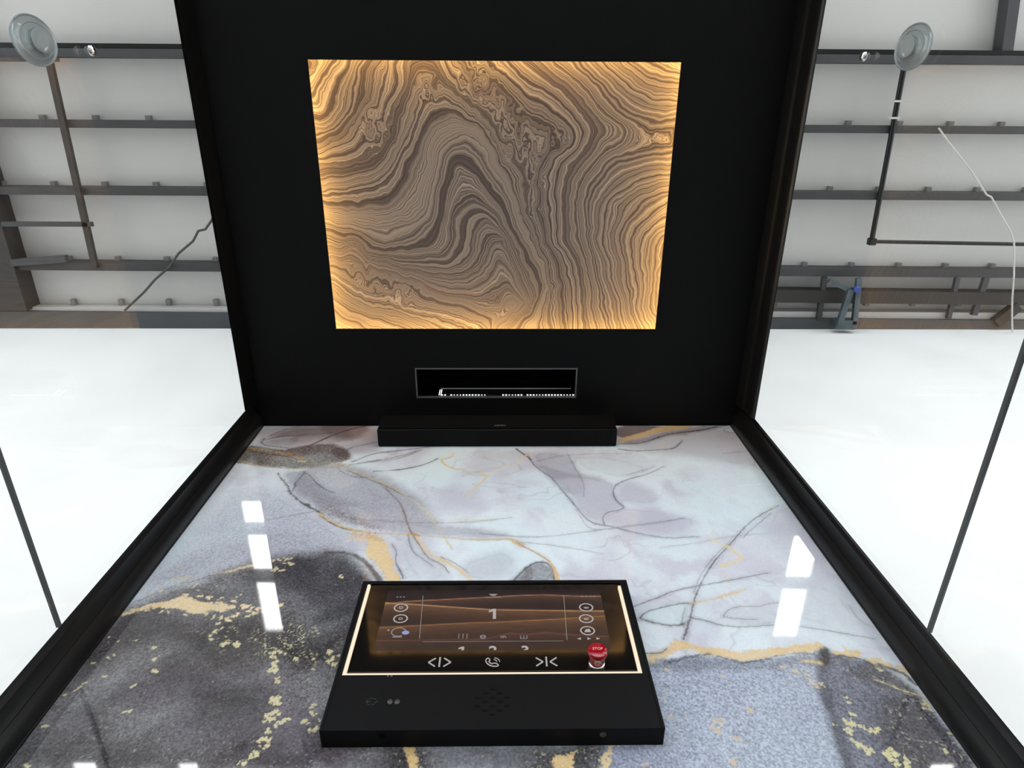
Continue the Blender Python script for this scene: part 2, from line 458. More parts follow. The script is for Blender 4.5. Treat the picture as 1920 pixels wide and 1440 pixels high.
# ------------------------------------------------------------------ marble back wall
def marble_wall():
    xs = np.linspace(-0.622, 0.600, 960)
    zs = [0.50]
    while zs[-1] < HC + 0.003:
        z = zs[-1]; zs.append(z + 0.00095 + 0.0016 * max(0, (z - 0.55)) / 0.94)
    zs = np.array(zs)
    X, Z = np.meshgrid(xs, zs); nz, nx = X.shape
    P = np.stack([X, Z], -1).reshape(-1, 2)
    wx = (fbm(P[:, 0] * 28, P[:, 1] * 28, 1, 5) - 0.5) * 0.030
    wz = (fbm(P[:, 0] * 28 + 9, P[:, 1] * 28 + 4, 2, 5) - 0.5) * 0.030
    sx = (fbm(P[:, 0] * 150, P[:, 1] * 150, 3, 3) - 0.5) * 0.010
    sz = (fbm(P[:, 0] * 150 + 5, P[:, 1] * 150, 4, 3) - 0.5) * 0.010
    Pw = P + np.stack([wx, wz], 1) * 0.5 + np.stack([sx, sz], 1) * 0.5      # ragged
    Ps = P + np.stack([sx, sz], 1) * 0.25                                     # nearly straight
    big = fbm(P[:, 0] * 5, P[:, 1] * 5, 21, 4); mid_ = fbm(P[:, 0] * 16 + wx * 40, P[:, 1] * 16 + wz * 40, 22, 5)
    fine = vnoise(P[:, 0] * 520, P[:, 1] * 520, 30); fine2 = vnoise(P[:, 0] * 260, P[:, 1] * 260, 31)
    grain = np.full(len(P), 0.06)
    along_n = fbm(P[:, 0] * 34 + 11, P[:, 1] * 34, 33, 3); rim_n = fbm(P[:, 0] * 22 + 3, P[:, 1] * 22 + 7, 34, 3)
    colr = np.empty((len(P), 3))

    def px(pts): a = np.array(pts, float); return on_y(a[:, 0], a[:, 1])

    def seg_dist(Q, poly, closed, reach):
        n = len(poly); d = np.full(len(Q), 9.0); ww = np.zeros(len(Q))
        for i in range(n if closed else n - 1):
            a = poly[i]; b_ = poly[(i + 1) % n]; ab = b_ - a; l2 = ab @ ab + 1e-12
            lo = np.minimum(a, b_) - reach; hi = np.maximum(a, b_) + reach
            k = np.nonzero((Q[:, 0] > lo[0]) & (Q[:, 0] < hi[0]) & (Q[:, 1] > lo[1]) & (Q[:, 1] < hi[1]))[0]
            if not len(k): continue
            q = Q[k] - a; t = np.clip(q @ ab / l2, 0, 1)
            dd = np.hypot(q[:, 0] - t * ab[0], q[:, 1] - t * ab[1])
            better = dd < d[k]; kk = k[better]
            d[kk] = dd[better]; ww[kk] = (i + t[better]) / max(1, n - 1)
        return d, ww

    def inside(Q, poly):
        r = np.zeros(len(Q), bool); n = len(poly)
        for i in range(n):
            a = poly[i]; b_ = poly[(i + 1) % n]
            if a[1] == b_[1]: continue
            cnd = (a[1] > Q[:, 1]) != (b_[1] > Q[:, 1])
            xi = (b_[0] - a[0]) * (Q[:, 1] - a[1]) / (b_[1] - a[1]) + a[0]
            r ^= cnd & (Q[:, 0] < xi)
        return r

    def smooth_poly(p, closed, it=2):
        p = np.array(p, float)
        for _ in range(it):
            if closed:
                q = np.roll(p, -1, 0); p = np.stack([0.75 * p + 0.25 * q, 0.25 * p + 0.75 * q], 1).reshape(-1, 2)
            else:
                a = p[:-1]; q = p[1:]; mdl = np.stack([0.75 * a + 0.25 * q, 0.25 * a + 0.75 * q], 1).reshape(-1, 2)
                p = np.vstack([p[:1], mdl, p[-1:]])
        return p

    def mixc(mask, c_):
        nonlocal colr
        c_ = lin(c_) if not isinstance(c_, np.ndarray) else c_
        colr = colr * (1 - mask[:, None]) + c_ * mask[:, None]

    def region(pts, c_, soft, amt=1.0, Q=None, gr=None, sm=1, rim=0.30):
        nonlocal grain
        poly = smooth_poly(px(pts), True, sm); Q = Pw if Q is None else Q
        d, _ = seg_dist(Q, poly, True, soft * 1.6 + 0.002)
        ins = inside(Q, poly); sd = np.where(ins, d, -d)
        mk = sstep(-soft, soft, sd) * amt * (0.86 + 0.28 * (mid_ - 0.5))
        mixc(mk, c_)
        if rim:
            rm = np.exp(-np.abs(sd - soft * 0.3) / 0.0022) * rim * sstep(0.42, 0.62, rim_n) * amt; rm[np.abs(sd) > 1] = 0
            mixc(rm, np.asarray(lin(c_)) * 0.45)
        if gr is not None: grain = grain * (1 - mk) + gr * mk
        return sd, mk

    def vein(pts, w, c_, amt=1.0, Q=None, rag=0.3, soft=0.0014, halo=0.0045, sm=2):
        """w: widths in metres, one or one per point"""
        poly = smooth_poly(px(pts), False, sm); Q = Ps if Q is None else Q
        ws = np.atleast_1d(np.array(w, float)) * 0.00078
        d, t = seg_dist(Q, poly, False, 0.02 + ws.max() * 2)
        hw = np.interp(t, np.linspace(0, 1, len(ws)), ws) / 2
        hw = hw * (1 + rag * (fine2 - 0.5) * 2) * (0.75 + 0.5 * mid_)
        along = np.clip(0.30 + 1.25 * along_n, 0.25, 1.0)
        mk = (1 - sstep(hw - soft / 2, hw + soft, d)) * amt * along
        if halo:
            hm = np.exp(-d / halo) * 0.20 * amt * along; hm[d > 8] = 0
            mixc(hm, c_)
            off = 0.0022 + 0.0035 * mid_
            mixc((1 - sstep(0.0003, 0.0015, np.abs(d - off))) * 0.26 * amt * sstep(0.45, 0.62, along_n), c_)
        mixc(mk, c_)

    G1 = (220, 190, 142); G2 = (197, 172, 120); GP = (232, 208, 168); GY = (204, 194, 156)
    # base: cool white with drifting grey-lilac clouds
    wht = lin((219, 228, 235)); lil = lin((196, 196, 208)); ice = lin((214, 230, 236))
    t = sstep(0.40, 0.68, big * 0.6 + mid_ * 0.4)[:, None]
    colr[:] = wht * (1 - t) + lil * t
    t2 = sstep(0.5, 0.75, fbm(P[:, 0] * 7 + 3, P[:, 1] * 7, 25, 3))[:, None] * 0.7
    colr = colr * (1 - t2) + ice * t2
    wx_ = P[:, 0] * 9 + 1.6 * fbm(P[:, 0] * 6, P[:, 1] * 6, 26, 4); wz_ = P[:, 1] * 16 + 2.2 * fbm(P[:, 0] * 6 + 5, P[:, 1] * 6 + 2, 27, 4)
    rid = np.abs(fbm(wx_, wz_, 28, 3) - 0.5) * 2
    wl = np.exp(-(rid / 0.035) ** 2) * sstep(0.40, 0.65, big)
    mixc(wl * 0.32, (150, 148, 160))
    sh = sstep(0.0, 0.25, rid) * 0.18 * sstep(0.45, 0.7, mid_)
    mixc(sh, (188, 188, 202))
    # ---- soft regions
    region([(480, 797), (720, 797), (720, 850), (480, 850)], (176, 168, 172), 0.02, 0.8)
    region([(498, 832), (520, 812), (562, 800), (600, 800), (690, 797), (688, 812), (650, 830), (600, 822), (560, 832)], (112, 98, 100), 0.016, 0.85)
    region([(600, 797), (690, 797), (686, 812), (640, 822), (610, 812)], (118, 98, 98), 0.010, 0.8)
    region([(646, 797), (712, 797), (712, 832), (668, 826)], (168, 146, 148), 0.012, 0.5)
    region([(560, 818), (640, 818), (640, 832), (560, 834)], (172, 162, 168), 0.014, 0.7)
    region([(493, 832), (515, 822), (550, 823), (553, 835), (520, 838)], (160, 158, 164), 0.010, 0.7)
    region([(640, 832), (706, 826), (712, 850), (650, 850)], (168, 166, 176), 0.016, 0.7)
    region([(440, 840), (480, 834), (530, 846), (556, 838), (590, 834), (625, 833), (655, 842), (664, 858), (640, 866), (600, 876), (540, 880), (490, 872), (430, 866)], (84, 72, 68), 0.006, 0.92, gr=0.9)
    region([(535, 842), (560, 836), (600, 836), (610, 850), (560, 856)], (112, 100, 98), 0.008, 0.6)
    region([(630, 838), (652, 842), (662, 857), (636, 862), (622, 850)], (84, 68, 70), 0.006, 0.8)
    region([(445, 842), (480, 838), (500, 850), (500, 868), (470, 864), (440, 860)], (108, 102, 94), 0.010, 0.75)
    region([(530, 884), (566, 884), (600, 868), (660, 872), (720, 888), (780, 930), (812, 962), (830, 985), (800, 990), (720, 978), (660, 968), (610, 958), (566, 938), (540, 915)], (158, 156, 168), 0.020, 0.92, gr=0.25)
    region([(560, 890), (575, 886), (600, 915), (640, 935), (680, 950), (640, 952), (590, 945), (556, 918)], (142, 138, 146), 0.016, 0.7, gr=0.3)
    region([(575, 884), (640, 872), (672, 890), (668, 912), (632, 920), (604, 912)], (190, 192, 200), 0.014, 0.85)
    region([(610, 955), (680, 972), (780, 985), (900, 990), (960, 1000), (930, 1010), (830, 1003), (740, 998), (650, 985)], (160, 156, 168), 0.014, 0.75)
    region([(575, 935), (640, 952), (690, 975), (700, 992), (650, 985), (600, 960)], (140, 132, 136), 0.010, 0.7, gr=0.7)
    region([(880, 845), (960, 842), (990, 852), (980, 866), (900, 862)], (186, 184, 196), 0.02, 0.6)
    region([(992, 848), (1060, 850), (1085, 880), (1098, 912), (1085, 932), (1050, 915), (1020, 885)], (164, 160, 176), 0.016, 0.85)
    region([(1050, 880), (1150, 900), (1150, 930), (1172, 950), (1135, 962), (1128, 980), (1100, 975), (1070, 935)], (184, 182, 196), 0.014, 0.85)
    region([(1000, 868), (1030, 880), (1080, 890), (1140, 905), (1080, 896), (1030, 900)], (146, 142, 156), 0.010, 0.6)
    region([(1152, 915), (1172, 900), (1210, 912), (1240, 935), (1230, 945), (1180, 942), (1160, 938)], (184, 180, 194), 0.018, 0.8)
    region([(1128, 975), (1140, 962), (1172, 952), (1250, 960), (1310, 975), (1290, 1002), (1230, 1006), (1170, 990)], (188, 184, 200), 0.022, 0.85)
    region([(1070, 855), (1150, 858), (1225, 880), (1170, 900), (1100, 880)], (206, 214, 222), 0.014, 0.8)
    region([(1160, 797), (1372, 797), (1440, 880), (1380, 870), (1240, 850), (1160, 840)], (186, 180, 188), 0.030, 0.85)
    region([(1155, 797), (1250, 797), (1205, 812), (1158, 824)], (104, 86, 84), 0.006, 0.95)
    region([(1155, 830), (1210, 820), (1250, 810), (1340, 797), (1380, 797), (1300, 812), (1240, 820), (1200, 836)], (138, 128, 136), 0.010, 0.8)
    region([(1440, 960), (1500, 940), (1560, 1040), (1520, 1075), (1420, 1010)], (196, 194, 208), 0.030, 0.8)
    region([(1350, 1020), (1430, 1000), (1470, 1060), (1400, 1085), (1340, 1070)], (204, 202, 214), 0.026, 0.7)
    region([(1200, 1160), (1214, 1148), (1252, 1134), (1292, 1131), (1286, 1170), (1232, 1172)], (202, 216, 220), 0.006, 0.8)
    region([(1365, 1150), (1400, 1136), (1450, 1142), (1470, 1165), (1420, 1172), (1375, 1172)], (194, 200, 208), 0.012, 0.8)
    region([(1460, 1100), (1560, 1090), (1640, 1190), (1560, 1180), (1480, 1160)], (204, 210, 218), 0.03, 0.8)
    region([(955, 1094), (965, 1082), (986, 1066), (1000, 1056), (1018, 1053), (1034, 1062), (1040, 1094)], (116, 114, 124), 0.006, 0.9, gr=0.5)
    region([(975, 1094), (985, 1068), (1000, 1062), (996, 1094)], (112, 96, 96), 0.006, 0.6)
    region([(860, 1060), (930, 1030), (970, 1040), (960, 1090), (880, 1094)], (174, 176, 188), 0.026, 0.7)
    region([(750, 1010), (800, 1015), (850, 1080), (780, 1094), (760, 1060)], (190, 194, 204), 0.024, 0.7)
    # ---- left side, going dark towards the bottom
    region([(360, 1010), (430, 930), (500, 915), (580, 955), (640, 1000), (700, 1030), (640, 1040), (540, 1035), (470, 1060), (330, 1095), (240, 1130)], (176, 178, 190), 0.045, 0.85, gr=0.35)
    region([(270, 1100), (330, 1050), (470, 1000), (560, 995), (650, 1020), (560, 1040), (480, 1055), (380, 1080)], (158, 158, 170), 0.040, 0.8, gr=0.4)
    dark_pts = [(205, 1165), (240, 1140), (300, 1108), (380, 1085), (430, 1066), (480, 1048), (560, 1034), (620, 1030), (662, 1044), (690, 1066), (712, 1100), (760, 1200), (760, 1460), (-60, 1460), (-60, 1400), (100, 1260)]
    sd, mk = region(dark_pts, (66, 63, 66), 0.024, 0.97, gr=0.75, rim=0)
    dmask = mk.copy()
    region([(200, 1165), (240, 1145), (330, 1150), (420, 1150), (500, 1150), (560, 1180), (540, 1230), (460, 1200), (360, 1190), (270, 1215), (190, 1250), (120, 1300)], (54, 51, 51), 0.035, 0.9)
    region([(330, 1190), (430, 1180), (520, 1195), (640, 1180), (650, 1260), (560, 1240), (470, 1240), (380, 1230)], (48, 44, 44), 0.030, 0.75)
    region([(500, 1050), (580, 1042), (660, 1060), (690, 1110), (660, 1170), (580, 1140), (520, 1090)], (77, 75, 81), 0.030, 0.85)
    region([(380, 1215), (470, 1205), (500, 1240), (480, 1270), (400, 1265)], (70, 68, 68), 0.024, 0.8)
    region([(200, 1290), (320, 1265), (460, 1270), (500, 1300), (420, 1320), (300, 1310), (200, 1330)], (77, 75, 82), 0.030, 0.8)
    region([(330, 1300), (420, 1285), (500, 1300), (500, 1325), (400, 1335)], (56, 52, 54), 0.026, 0.7)
    region([(100, 1330), (180, 1325), (220, 1370), (120, 1400), (60, 1400)], (79, 77, 83), 0.026, 0.7)
    region([(300, 1350), (400, 1330), (470, 1350), (440, 1400), (330, 1400)], (79, 75, 83), 0.030, 0.75)
    region([(20, 1420), (120, 1385), (230, 1385), (330, 1400), (330, 1460), (-20, 1460)], (45, 40, 40), 0.030, 0.8, gr=0.8)
    region([(330, 1400), (430, 1390), (480, 1420), (440, 1450), (320, 1450)], (57, 52, 54), 0.026, 0.7)
    region([(480, 1360), (590, 1330), (640, 1420), (760, 1420), (760, 1460), (470, 1460)], (81, 75, 85), 0.030, 0.75, gr=0.4)
    region([(455, 1362), (476, 1356), (490, 1368), (484, 1382), (462, 1384)], (88, 86, 89), 0.008, 0.6)
    region([(450, 1392), (462, 1384), (466, 1396), (450, 1406), (440, 1404)], (43, 41, 43), 0.005, 0.7)
    region([(600, 1390), (1240, 1390), (1180, 1420), (1150, 1460), (600, 1460)], (70, 63, 69), 0.020, 0.95, gr=0.5)
    region([(715, 1395), (800, 1395), (806, 1460), (730, 1460)], (43, 38, 37), 0.020, 0.85, gr=0.9)
    region([(1000, 1400), (1150, 1390), (1130, 1460), (990, 1460)], (47, 41, 41), 0.020, 0.85, gr=0.9)
    blot = sstep(0.42, 0.68, fbm(P[:, 0] * 11 + wx * 20, P[:, 1] * 11 + wz * 20, 37, 4))
    colr = colr * (1 - (0.50 * blot * dmask)[:, None])
    colr = colr * (1 + dmask[:, None] * np.array([0.04, -0.05, -0.04]))
    # ---- lower right
    low = [(1120, 1252), (1165, 1246), (1215, 1236), (1262, 1234), (1300, 1228), (1345, 1234), (1400, 1240), (1450, 1235), (1500, 1226), (1548, 1222), (1580, 1228), (1640, 1240), (1700, 1284), (1760, 1350), (1840, 1460), (1120, 1460), (1140, 1400)]
    region(low, (150, 157, 176), 0.003, 1.0, Q=Ps, gr=0.60, rim=0)
    region([(1215, 1238), (1300, 1234), (1420, 1244), (1540, 1228), (1540, 1244), (1420, 1258), (1280, 1256), (1215, 1256)], (118, 122, 132), 0.010, 0.7)
    region([(1140, 1400), (1260, 1405), (1300, 1460), (1120, 1460)], (136, 138, 158), 0.030, 0.7)
    region([(1534, 1212), (1580, 1232), (1640, 1240), (1705, 1285), (1760, 1350), (1850, 1460), (1590, 1460), (1572, 1390), (1552, 1330), (1538, 1275)], (98, 98, 110), 0.008, 0.97, gr=0.75)
    region([(1640, 1244), (1680, 1262), (1712, 1290), (1700, 1300), (1650, 1276), (1600, 1250)], (78, 74, 76), 0.010, 0.85)
    region([(1585, 1250), (1650, 1270), (1740, 1308), (1740, 1320), (1660, 1290), (1600, 1268)], (72, 68, 70), 0.010, 0.8)
    region([(1660, 1300), (1742, 1318), (1790, 1380), (1850, 1470), (1690, 1470), (1650, 1400), (1640, 1340)], (62, 57, 60), 0.030, 0.9, gr=0.95)
    region([(1660, 1350), (1700, 1350), (1720, 1400), (1680, 1420)], (84, 82, 90), 0.02, 0.5)
    vein([(1545, 1222), (1541, 1250), (1540, 1280), (1552, 1320), (1566, 1360), (1580, 1410), (1592, 1450)], [20, 16, 12, 14, 16, 14, 14], (70, 70, 76), 0.75, soft=0.010)
    region([(1536, 1218), (1552, 1214), (1562, 1232), (1556, 1246), (1540, 1244)], (52, 49, 50), 0.004, 0.95)
    # ---- gold leaf bodies
    ragg = Pw + np.stack([(fine2 - 0.5), (fine - 0.5)], 1) * 0.005

    def gold(pts, c_=G1, amt=1.0, soft=0.0012, Q=None):
        nonlocal colr
        keep = colr.copy()
        sd_, mk_ = region(pts, c_, soft, amt, Q=ragg if Q is None else Q, gr=0.10, rim=0)
        mixc(mk_ * sstep(0.45, 0.75, mid_) * 0.35, (188, 150, 104))
        hole = sstep(0.60, 0.70, 0.6 * fine2 + 0.4 * along_n) * np.exp(-np.maximum(sd_, 0) / 0.005) * (sd_ > 0)
        colr = colr * (1 - hole[:, None]) + keep * hole[:, None] * 0.8
        return mk_
    gold([(222, 1152), (255, 1140), (290, 1132), (322, 1127), (336, 1120), (372, 1123), (392, 1128), (420, 1130), (452, 1138), (430, 1144), (420, 1150), (392, 1150), (330, 1143), (290, 1143), (255, 1148), (228, 1155)], GP, soft=0.0015)
    gold([(686, 1002), (702, 1004), (718, 1016), (728, 1036), (740, 1062), (756, 1094), (728, 1094), (716, 1072), (700, 1052), (684, 1038), (690, 1020)], (224, 194, 142))
    gold([(1160, 1242), (1200, 1234), (1240, 1221), (1262, 1207), (1268, 1196), (1286, 1202), (1300, 1210), (1345, 1217), (1400, 1220), (1450, 1212), (1500, 1207), (1534, 1204), (1546, 1210), (1542, 1220), (1500, 1222), (1450, 1232), (1400, 1237), (1345, 1233), (1318, 1228), (1290, 1216), (1262, 1222), (1240, 1242), (1160, 1250)], (220, 190, 140), soft=0.0015)
    gold([(1553, 1222), (1578, 1222), (1584, 1218), (1576, 1206), (1590, 1214), (1622, 1222), (1612, 1232), (1575, 1232)], (220, 194, 144))
    gold([(1622, 1234), (1640, 1230), (1660, 1244), (1695, 1250), (1712, 1278), (1700, 1270), (1686, 1256), (1652, 1250), (1632, 1242)], (220, 196, 148))
    gold([(1156, 823), (1200, 812), (1235, 800), (1262, 797), (1304, 797), (1290, 806), (1250, 807), (1225, 814), (1190, 825), (1157, 831)], (218, 184, 128), Q=Ps)
    gold([(750, 1396), (774, 1396), (782, 1420), (792, 1460), (766, 1460), (764, 1425)], (214, 186, 134))
    gold([(1036, 1425), (1050, 1412), (1072, 1412), (1084, 1404), (1076, 1425), (1072, 1460), (1050, 1450)], (218, 190, 142))
    gold([(1116, 1445), (1130, 1415), (1146, 1396), (1150, 1402), (1138, 1430), (1134, 1460), (1116, 1460)], (220, 194, 146))
    gold([(640, 998), (684, 1003), (690, 1014), (664, 1014)], (206, 184, 160), 0.5)
    # ---- dark lines
    D1 = (70, 62, 62); D2 = (98, 95, 102); D3 = (126, 122, 130)
    vein([(575, 838), (610, 822), (650, 806), (690, 798)], [2, 6, 5, 4], (78, 64, 62), 0.85)
    vein([(496, 822), (488, 830), (500, 836), (540, 840)], 3.0, D1, 0.7, rag=0.7)
    vein([(500, 824), (520, 819), (556, 816), (620, 812), (650, 808)], 2.0, D1, 0.65)
    vein([(502, 826), (520, 822), (546, 820)], 1.5, (206, 206, 210), 0.8)
    vein([(505, 818), (530, 806), (560, 800)], 4.0, (112, 98, 100), 0.6, soft=0.006)
    vein([(636, 850), (662, 838), (690, 832), (712, 828)], [2, 3, 3, 3], (72, 70, 78), 0.8)
    vein([(660, 866), (700, 850), (740, 846), (790, 840), (820, 836)], 3.0, (78, 76, 84), 0.8)
    vein([(655, 872), (690, 866), (740, 858), (780, 846)], 2.5, D2, 0.75, rag=0.8)
    vein([(690, 866), (740, 862), (770, 852), (790, 843)], 1.5, D1, 0.7)
    vein([(700, 884), (760, 880), (800, 870), (820, 860)], [2.2, 2.6, 3.2, 2], (52, 52, 58), 0.95)
    vein([(632, 876), (648, 890), (672, 896), (700, 894)], 2.0, D2, 0.7)
    vein([(520, 886), (530, 905), (545, 925), (556, 936), (580, 952), (602, 962)], [3, 3, 5, 5, 4, 3], (74, 68, 64), 0.85, Q=Pw, rag=0.9)
    vein([(545, 926), (556, 905), (570, 886)], [5, 4, 2], (88, 82, 84), 0.7, Q=Pw, rag=0.8)
    vein([(570, 885), (582, 892), (595, 908), (612, 920), (628, 924)], [2, 2.5, 2.2, 2, 3], (74, 76, 86), 0.85)
    vein([(590, 932), (620, 942), (640, 946)], 2.0, D3, 0.6)
    vein([(722, 915), (748, 940), (758, 960), (765, 985), (772, 1002), (790, 1026), (800, 1046), (830, 1058), (842, 1075)], [1.5, 2.5, 3, 3, 3, 2, 1.5, 1.5, 1], (118, 88, 68), 0.85)
    vein([(728, 920), (742, 936), (700, 930), (690, 915)], 1.2, D3, 0.5)
    vein([(765, 1002), (768, 1020), (775, 1036), (790, 1046), (812, 1062)], [4, 3, 2.5, 2, 1.5], (112, 116, 122), 0.7)
    vein([(735, 1020), (745, 1036), (740, 1052), (748, 1066), (756, 1084)], [1, 1.2, 2, 4, 3], (96, 84, 86), 0.75)
    vein([(660, 972), (740, 979), (830, 981), (900, 978), (960, 970)], 1.6, D3, 0.7)
    vein([(500, 975), (540, 968), (580, 960), (600, 958)], 1.6, D2, 0.55)
    vein([(600, 966), (625, 984), (655, 994), (680, 996)], [4, 5, 4, 3], (66, 56, 50), 0.85)
    vein([(610, 1036), (650, 1036), (672, 1044), (690, 1058), (705, 1078), (716, 1096)], [5, 6, 8, 9, 11, 12], (78, 68, 66), 0.8, soft=0.004)
    vein([(990, 852), (996, 866), (1010, 880), (1034, 894), (1054, 920), (1076, 944), (1096, 970), (1112, 982), (1142, 986), (1190, 999), (1250, 1010), (1310, 1006)], [4, 4, 2.5, 2, 2.2, 2.4, 2.6, 2.2, 1.8, 1.6, 1.6, 1.2], (92, 90, 98), 0.85)
    vein([(1060, 925), (1080, 952), (1094, 980), (1110, 994), (1150, 992)], 1.3, D3, 0.6)
    vein([(968, 842), (980, 850), (996, 862)], [5, 4, 6], (48, 46, 46), 0.9, rag=0.8)
    vein([(1245, 874), (1218, 888), (1180, 898), (1158, 906), (1149, 918), (1152, 934), (1160, 944), (1172, 951), (1160, 957), (1138, 960), (1128, 972), (1134, 984)], [2, 2.4, 2.2, 2, 3, 2.6, 2.4, 2.2, 2, 2.2, 1.6, 1.4], (104, 100, 112), 0.85)
    vein([(1175, 890), (1215, 880), (1228, 873)], 1.2, D3, 0.7, rag=1.0)
    vein([(900, 1000), (950, 1005), (1010, 1008), (1080, 1000), (1150, 990), (1220, 982), (1280, 972)], [2.2, 2, 1.6, 1.4, 1.2, 1.8, 2], (128, 126, 138), 0.8)
    vein([(968, 1016), (1040, 1022), (1130, 1038)], [1.6, 1.5, 1], D3, 0.65)
    vein([(1065, 852), (1080, 880), (1096, 908), (1094, 930)], [1.4, 1.8, 1.6, 1.2], D3, 0.7)
    vein([(1000, 866), (1060, 852), (1160, 850), (1182, 850)], 1.6, D3, 0.6)
    vein([(1158, 832), (1200, 832), (1235, 820), (1262, 812), (1310, 808), (1345, 800)], [3, 4, 3, 4, 5, 4], (58, 50, 54), 0.92)
    vein([(1160, 842), (1188, 846), (1225, 844), (1262, 842), (1272, 834), (1280, 826)], [4, 4, 2.6, 3, 2.6, 1.2], (66, 62, 70), 0.9)
    vein([(1356, 850), (1380, 848), (1400, 846)], 1.6, D3, 0.6)
    vein([(1372, 800), (1350, 808), (1380, 812)], 3, D3, 0.6)
    vein([(1240, 1026), (1300, 1020), (1360, 1006), (1440, 1000)], 1.4, (168, 166, 176), 0.7)
    vein([(1460, 948), (1420, 968), (1394, 990), (1370, 1020), (1346, 1044), (1320, 1080), (1303, 1120), (1294, 1160), (1282, 1198)], [1.4, 2, 2.4, 2.2, 2.2, 2.4, 3, 3.4, 4], (98, 92, 94), 0.8, rag=0.7)
    vein([(1446, 962), (1404, 996), (1394, 1008)], 1.3, D3, 0.7)
    vein([(1366, 1020), (1340, 1040), (1312, 1080), (1300, 1112)], 1.3, D3, 0.6)
    vein([(1188, 1137), (1230, 1122), (1262, 1108), (1310, 1098), (1370, 1088), (1440, 1074)], [2.4, 2.6, 2.2, 2, 2, 1.4], (122, 114, 122), 0.85)
    vein([(1200, 1160), (1206, 1149), (1240, 1139), (1270, 1132), (1300, 1131)], 2.2, (84, 84, 86), 0.85)
    vein([(1200, 1160), (1228, 1168), (1256, 1174), (1284, 1170)], [2, 2.4, 3, 4], (84, 88, 90), 0.85, rag=0.8)
    vein([(1294, 1158), (1320, 1162), (1350, 1173), (1400, 1176), (1460, 1170), (1540, 1180), (1640, 1198)], [4, 3, 2.4, 1.6, 1.4, 1.6, 1.2], (118, 122, 122), 0.8)
    vein([(1356, 1156), (1362, 1146), (1384, 1136), (1420, 1138), (1440, 1132), (1460, 1130)], [1.6, 1.6, 2, 1.4, 2, 2], (142, 142, 142), 0.8)
    vein([(1356, 1156), (1380, 1160), (1420, 1162)], 1.4, D3, 0.7)
    vein([(1592, 1136), (1612, 1165), (1650, 1182)], 1.4, (160, 164, 172), 0.7)
    vein([(960, 1092), (984, 1066), (1002, 1055), (1020, 1053), (1036, 1062), (1041, 1092)], [2, 2.4, 3, 3, 3, 2.6], (70, 68, 74), 0.85)
    vein([(1285, 1166), (1276, 1176), (1284, 1140)], 3, (120, 118, 110), 0.5)
    vein([(172, 1336), (184, 1364), (192, 1392), (204, 1440)], [2, 5, 7, 4], (54, 50, 54), 0.8, soft=0.003)
    vein([(1210, 1226), (1240, 1224), (1250, 1216)], 2, D1, 0.7)
    vein([(1250, 1240), (1300, 1232), (1330, 1228)], [4, 5, 3], (72, 76, 80), 0.7, Q=Pw, rag=1.0)
    vein([(1340, 1234), (1400, 1240), (1450, 1234), (1500, 1224), (1545, 1221)], [3, 4, 3, 4, 5], (84, 82, 82), 0.7, Q=Pw, rag=1.0)
    vein([(1575, 1232), (1612, 1232), (1640, 1246), (1690, 1258), (1716, 1284)], [4, 5, 4, 4, 4], (62, 58, 56), 0.75, Q=Pw, rag=1.0)
    # ---- gold lines
    vein([(440, 839), (480, 841), (520, 848), (545, 852)], [4, 3, 3, 3], (190, 152, 78), 0.9)
    vein([(470, 846), (510, 852), (540, 856)], 2.5, (66, 48, 36), 0.8)
    vein([(534, 850), (552, 854), (566, 856)], [5, 8, 5], (168, 104, 52), 0.8, Q=Pw, rag=0.9)
    vein([(560, 858), (590, 862), (620, 868), (646, 873)], [3, 3, 3, 4], (176, 150, 92), 0.75, Q=Pw, rag=1.0)
    vein([(560, 864), (574, 866)], 6, G1, 0.9, Q=Pw)
    vein([(440, 860), (470, 870), (510, 877), (560, 879), (610, 876), (645, 873)], [3, 3, 2.4, 2, 2, 2], (176, 158, 104), 0.85, rag=0.7)
    vein([(645, 873), (665, 882), (690, 894), (720, 906), (752, 924)], [4, 3, 3, 2, 1.4], (200, 178, 128), 0.9)
    vein([(652, 882), (690, 898), (730, 914), (760, 930), (770, 932)], [3, 2, 2.4, 2, 1.2], (100, 94, 96), 0.75)
    vein([(752, 924), (790, 948), (810, 972), (826, 996), (838, 1014), (848, 1030)], [1.4, 2, 3, 3, 6, 4], (206, 196, 160), 0.75, rag=0.6)
    vein([(848, 848), (852, 854), (836, 860), (826, 862), (832, 870), (848, 878), (880, 884), (902, 890)], [3, 5, 6, 7, 6, 3.5, 2, 2], (222, 198, 152), 0.95)
    vein([(902, 886), (914, 892), (904, 904), (892, 914), (868, 932)], [6, 9, 7, 3, 1.4], (216, 196, 160), 0.85)
    vein([(912, 892), (936, 876), (972, 868), (984, 866)], [6, 3, 4, 3], (222, 204, 180), 0.8)
    vein([(972, 858), (990, 853), (996, 853)], [3, 5, 3], (222, 196, 140), 0.95)
    vein([(852, 972), (900, 976), (914, 974)], [1, 3, 1], (218, 200, 164), 0.7)
    vein([(596, 962), (616, 978), (640, 988), (664, 996), (690, 1000)], [5, 6, 5, 6, 6], (204, 178, 128), 0.95, Q=Pw, rag=0.6)
    vein([(660, 1000), (690, 1006), (716, 1014)], [10, 14, 8], (200, 172, 132), 0.6, Q=Pw, rag=1.0)
    vein([(690, 1000), (730, 1000), (766, 1002), (820, 1006), (880, 1012), (930, 1012), (960, 1010), (980, 1020)], [4, 3, 4, 3, 4, 6, 4, 5], (200, 172, 136), 0.85)
    vein([(772, 1001), (784, 1004)], 8, (176, 138, 90), 0.8)
    vein([(958, 1010), (966, 1020), (990, 1028), (1014, 1040), (1034, 1056), (1042, 1074), (1048, 1096)], [3, 4, 4, 6, 7, 9, 10], (212, 178, 134), 0.9)
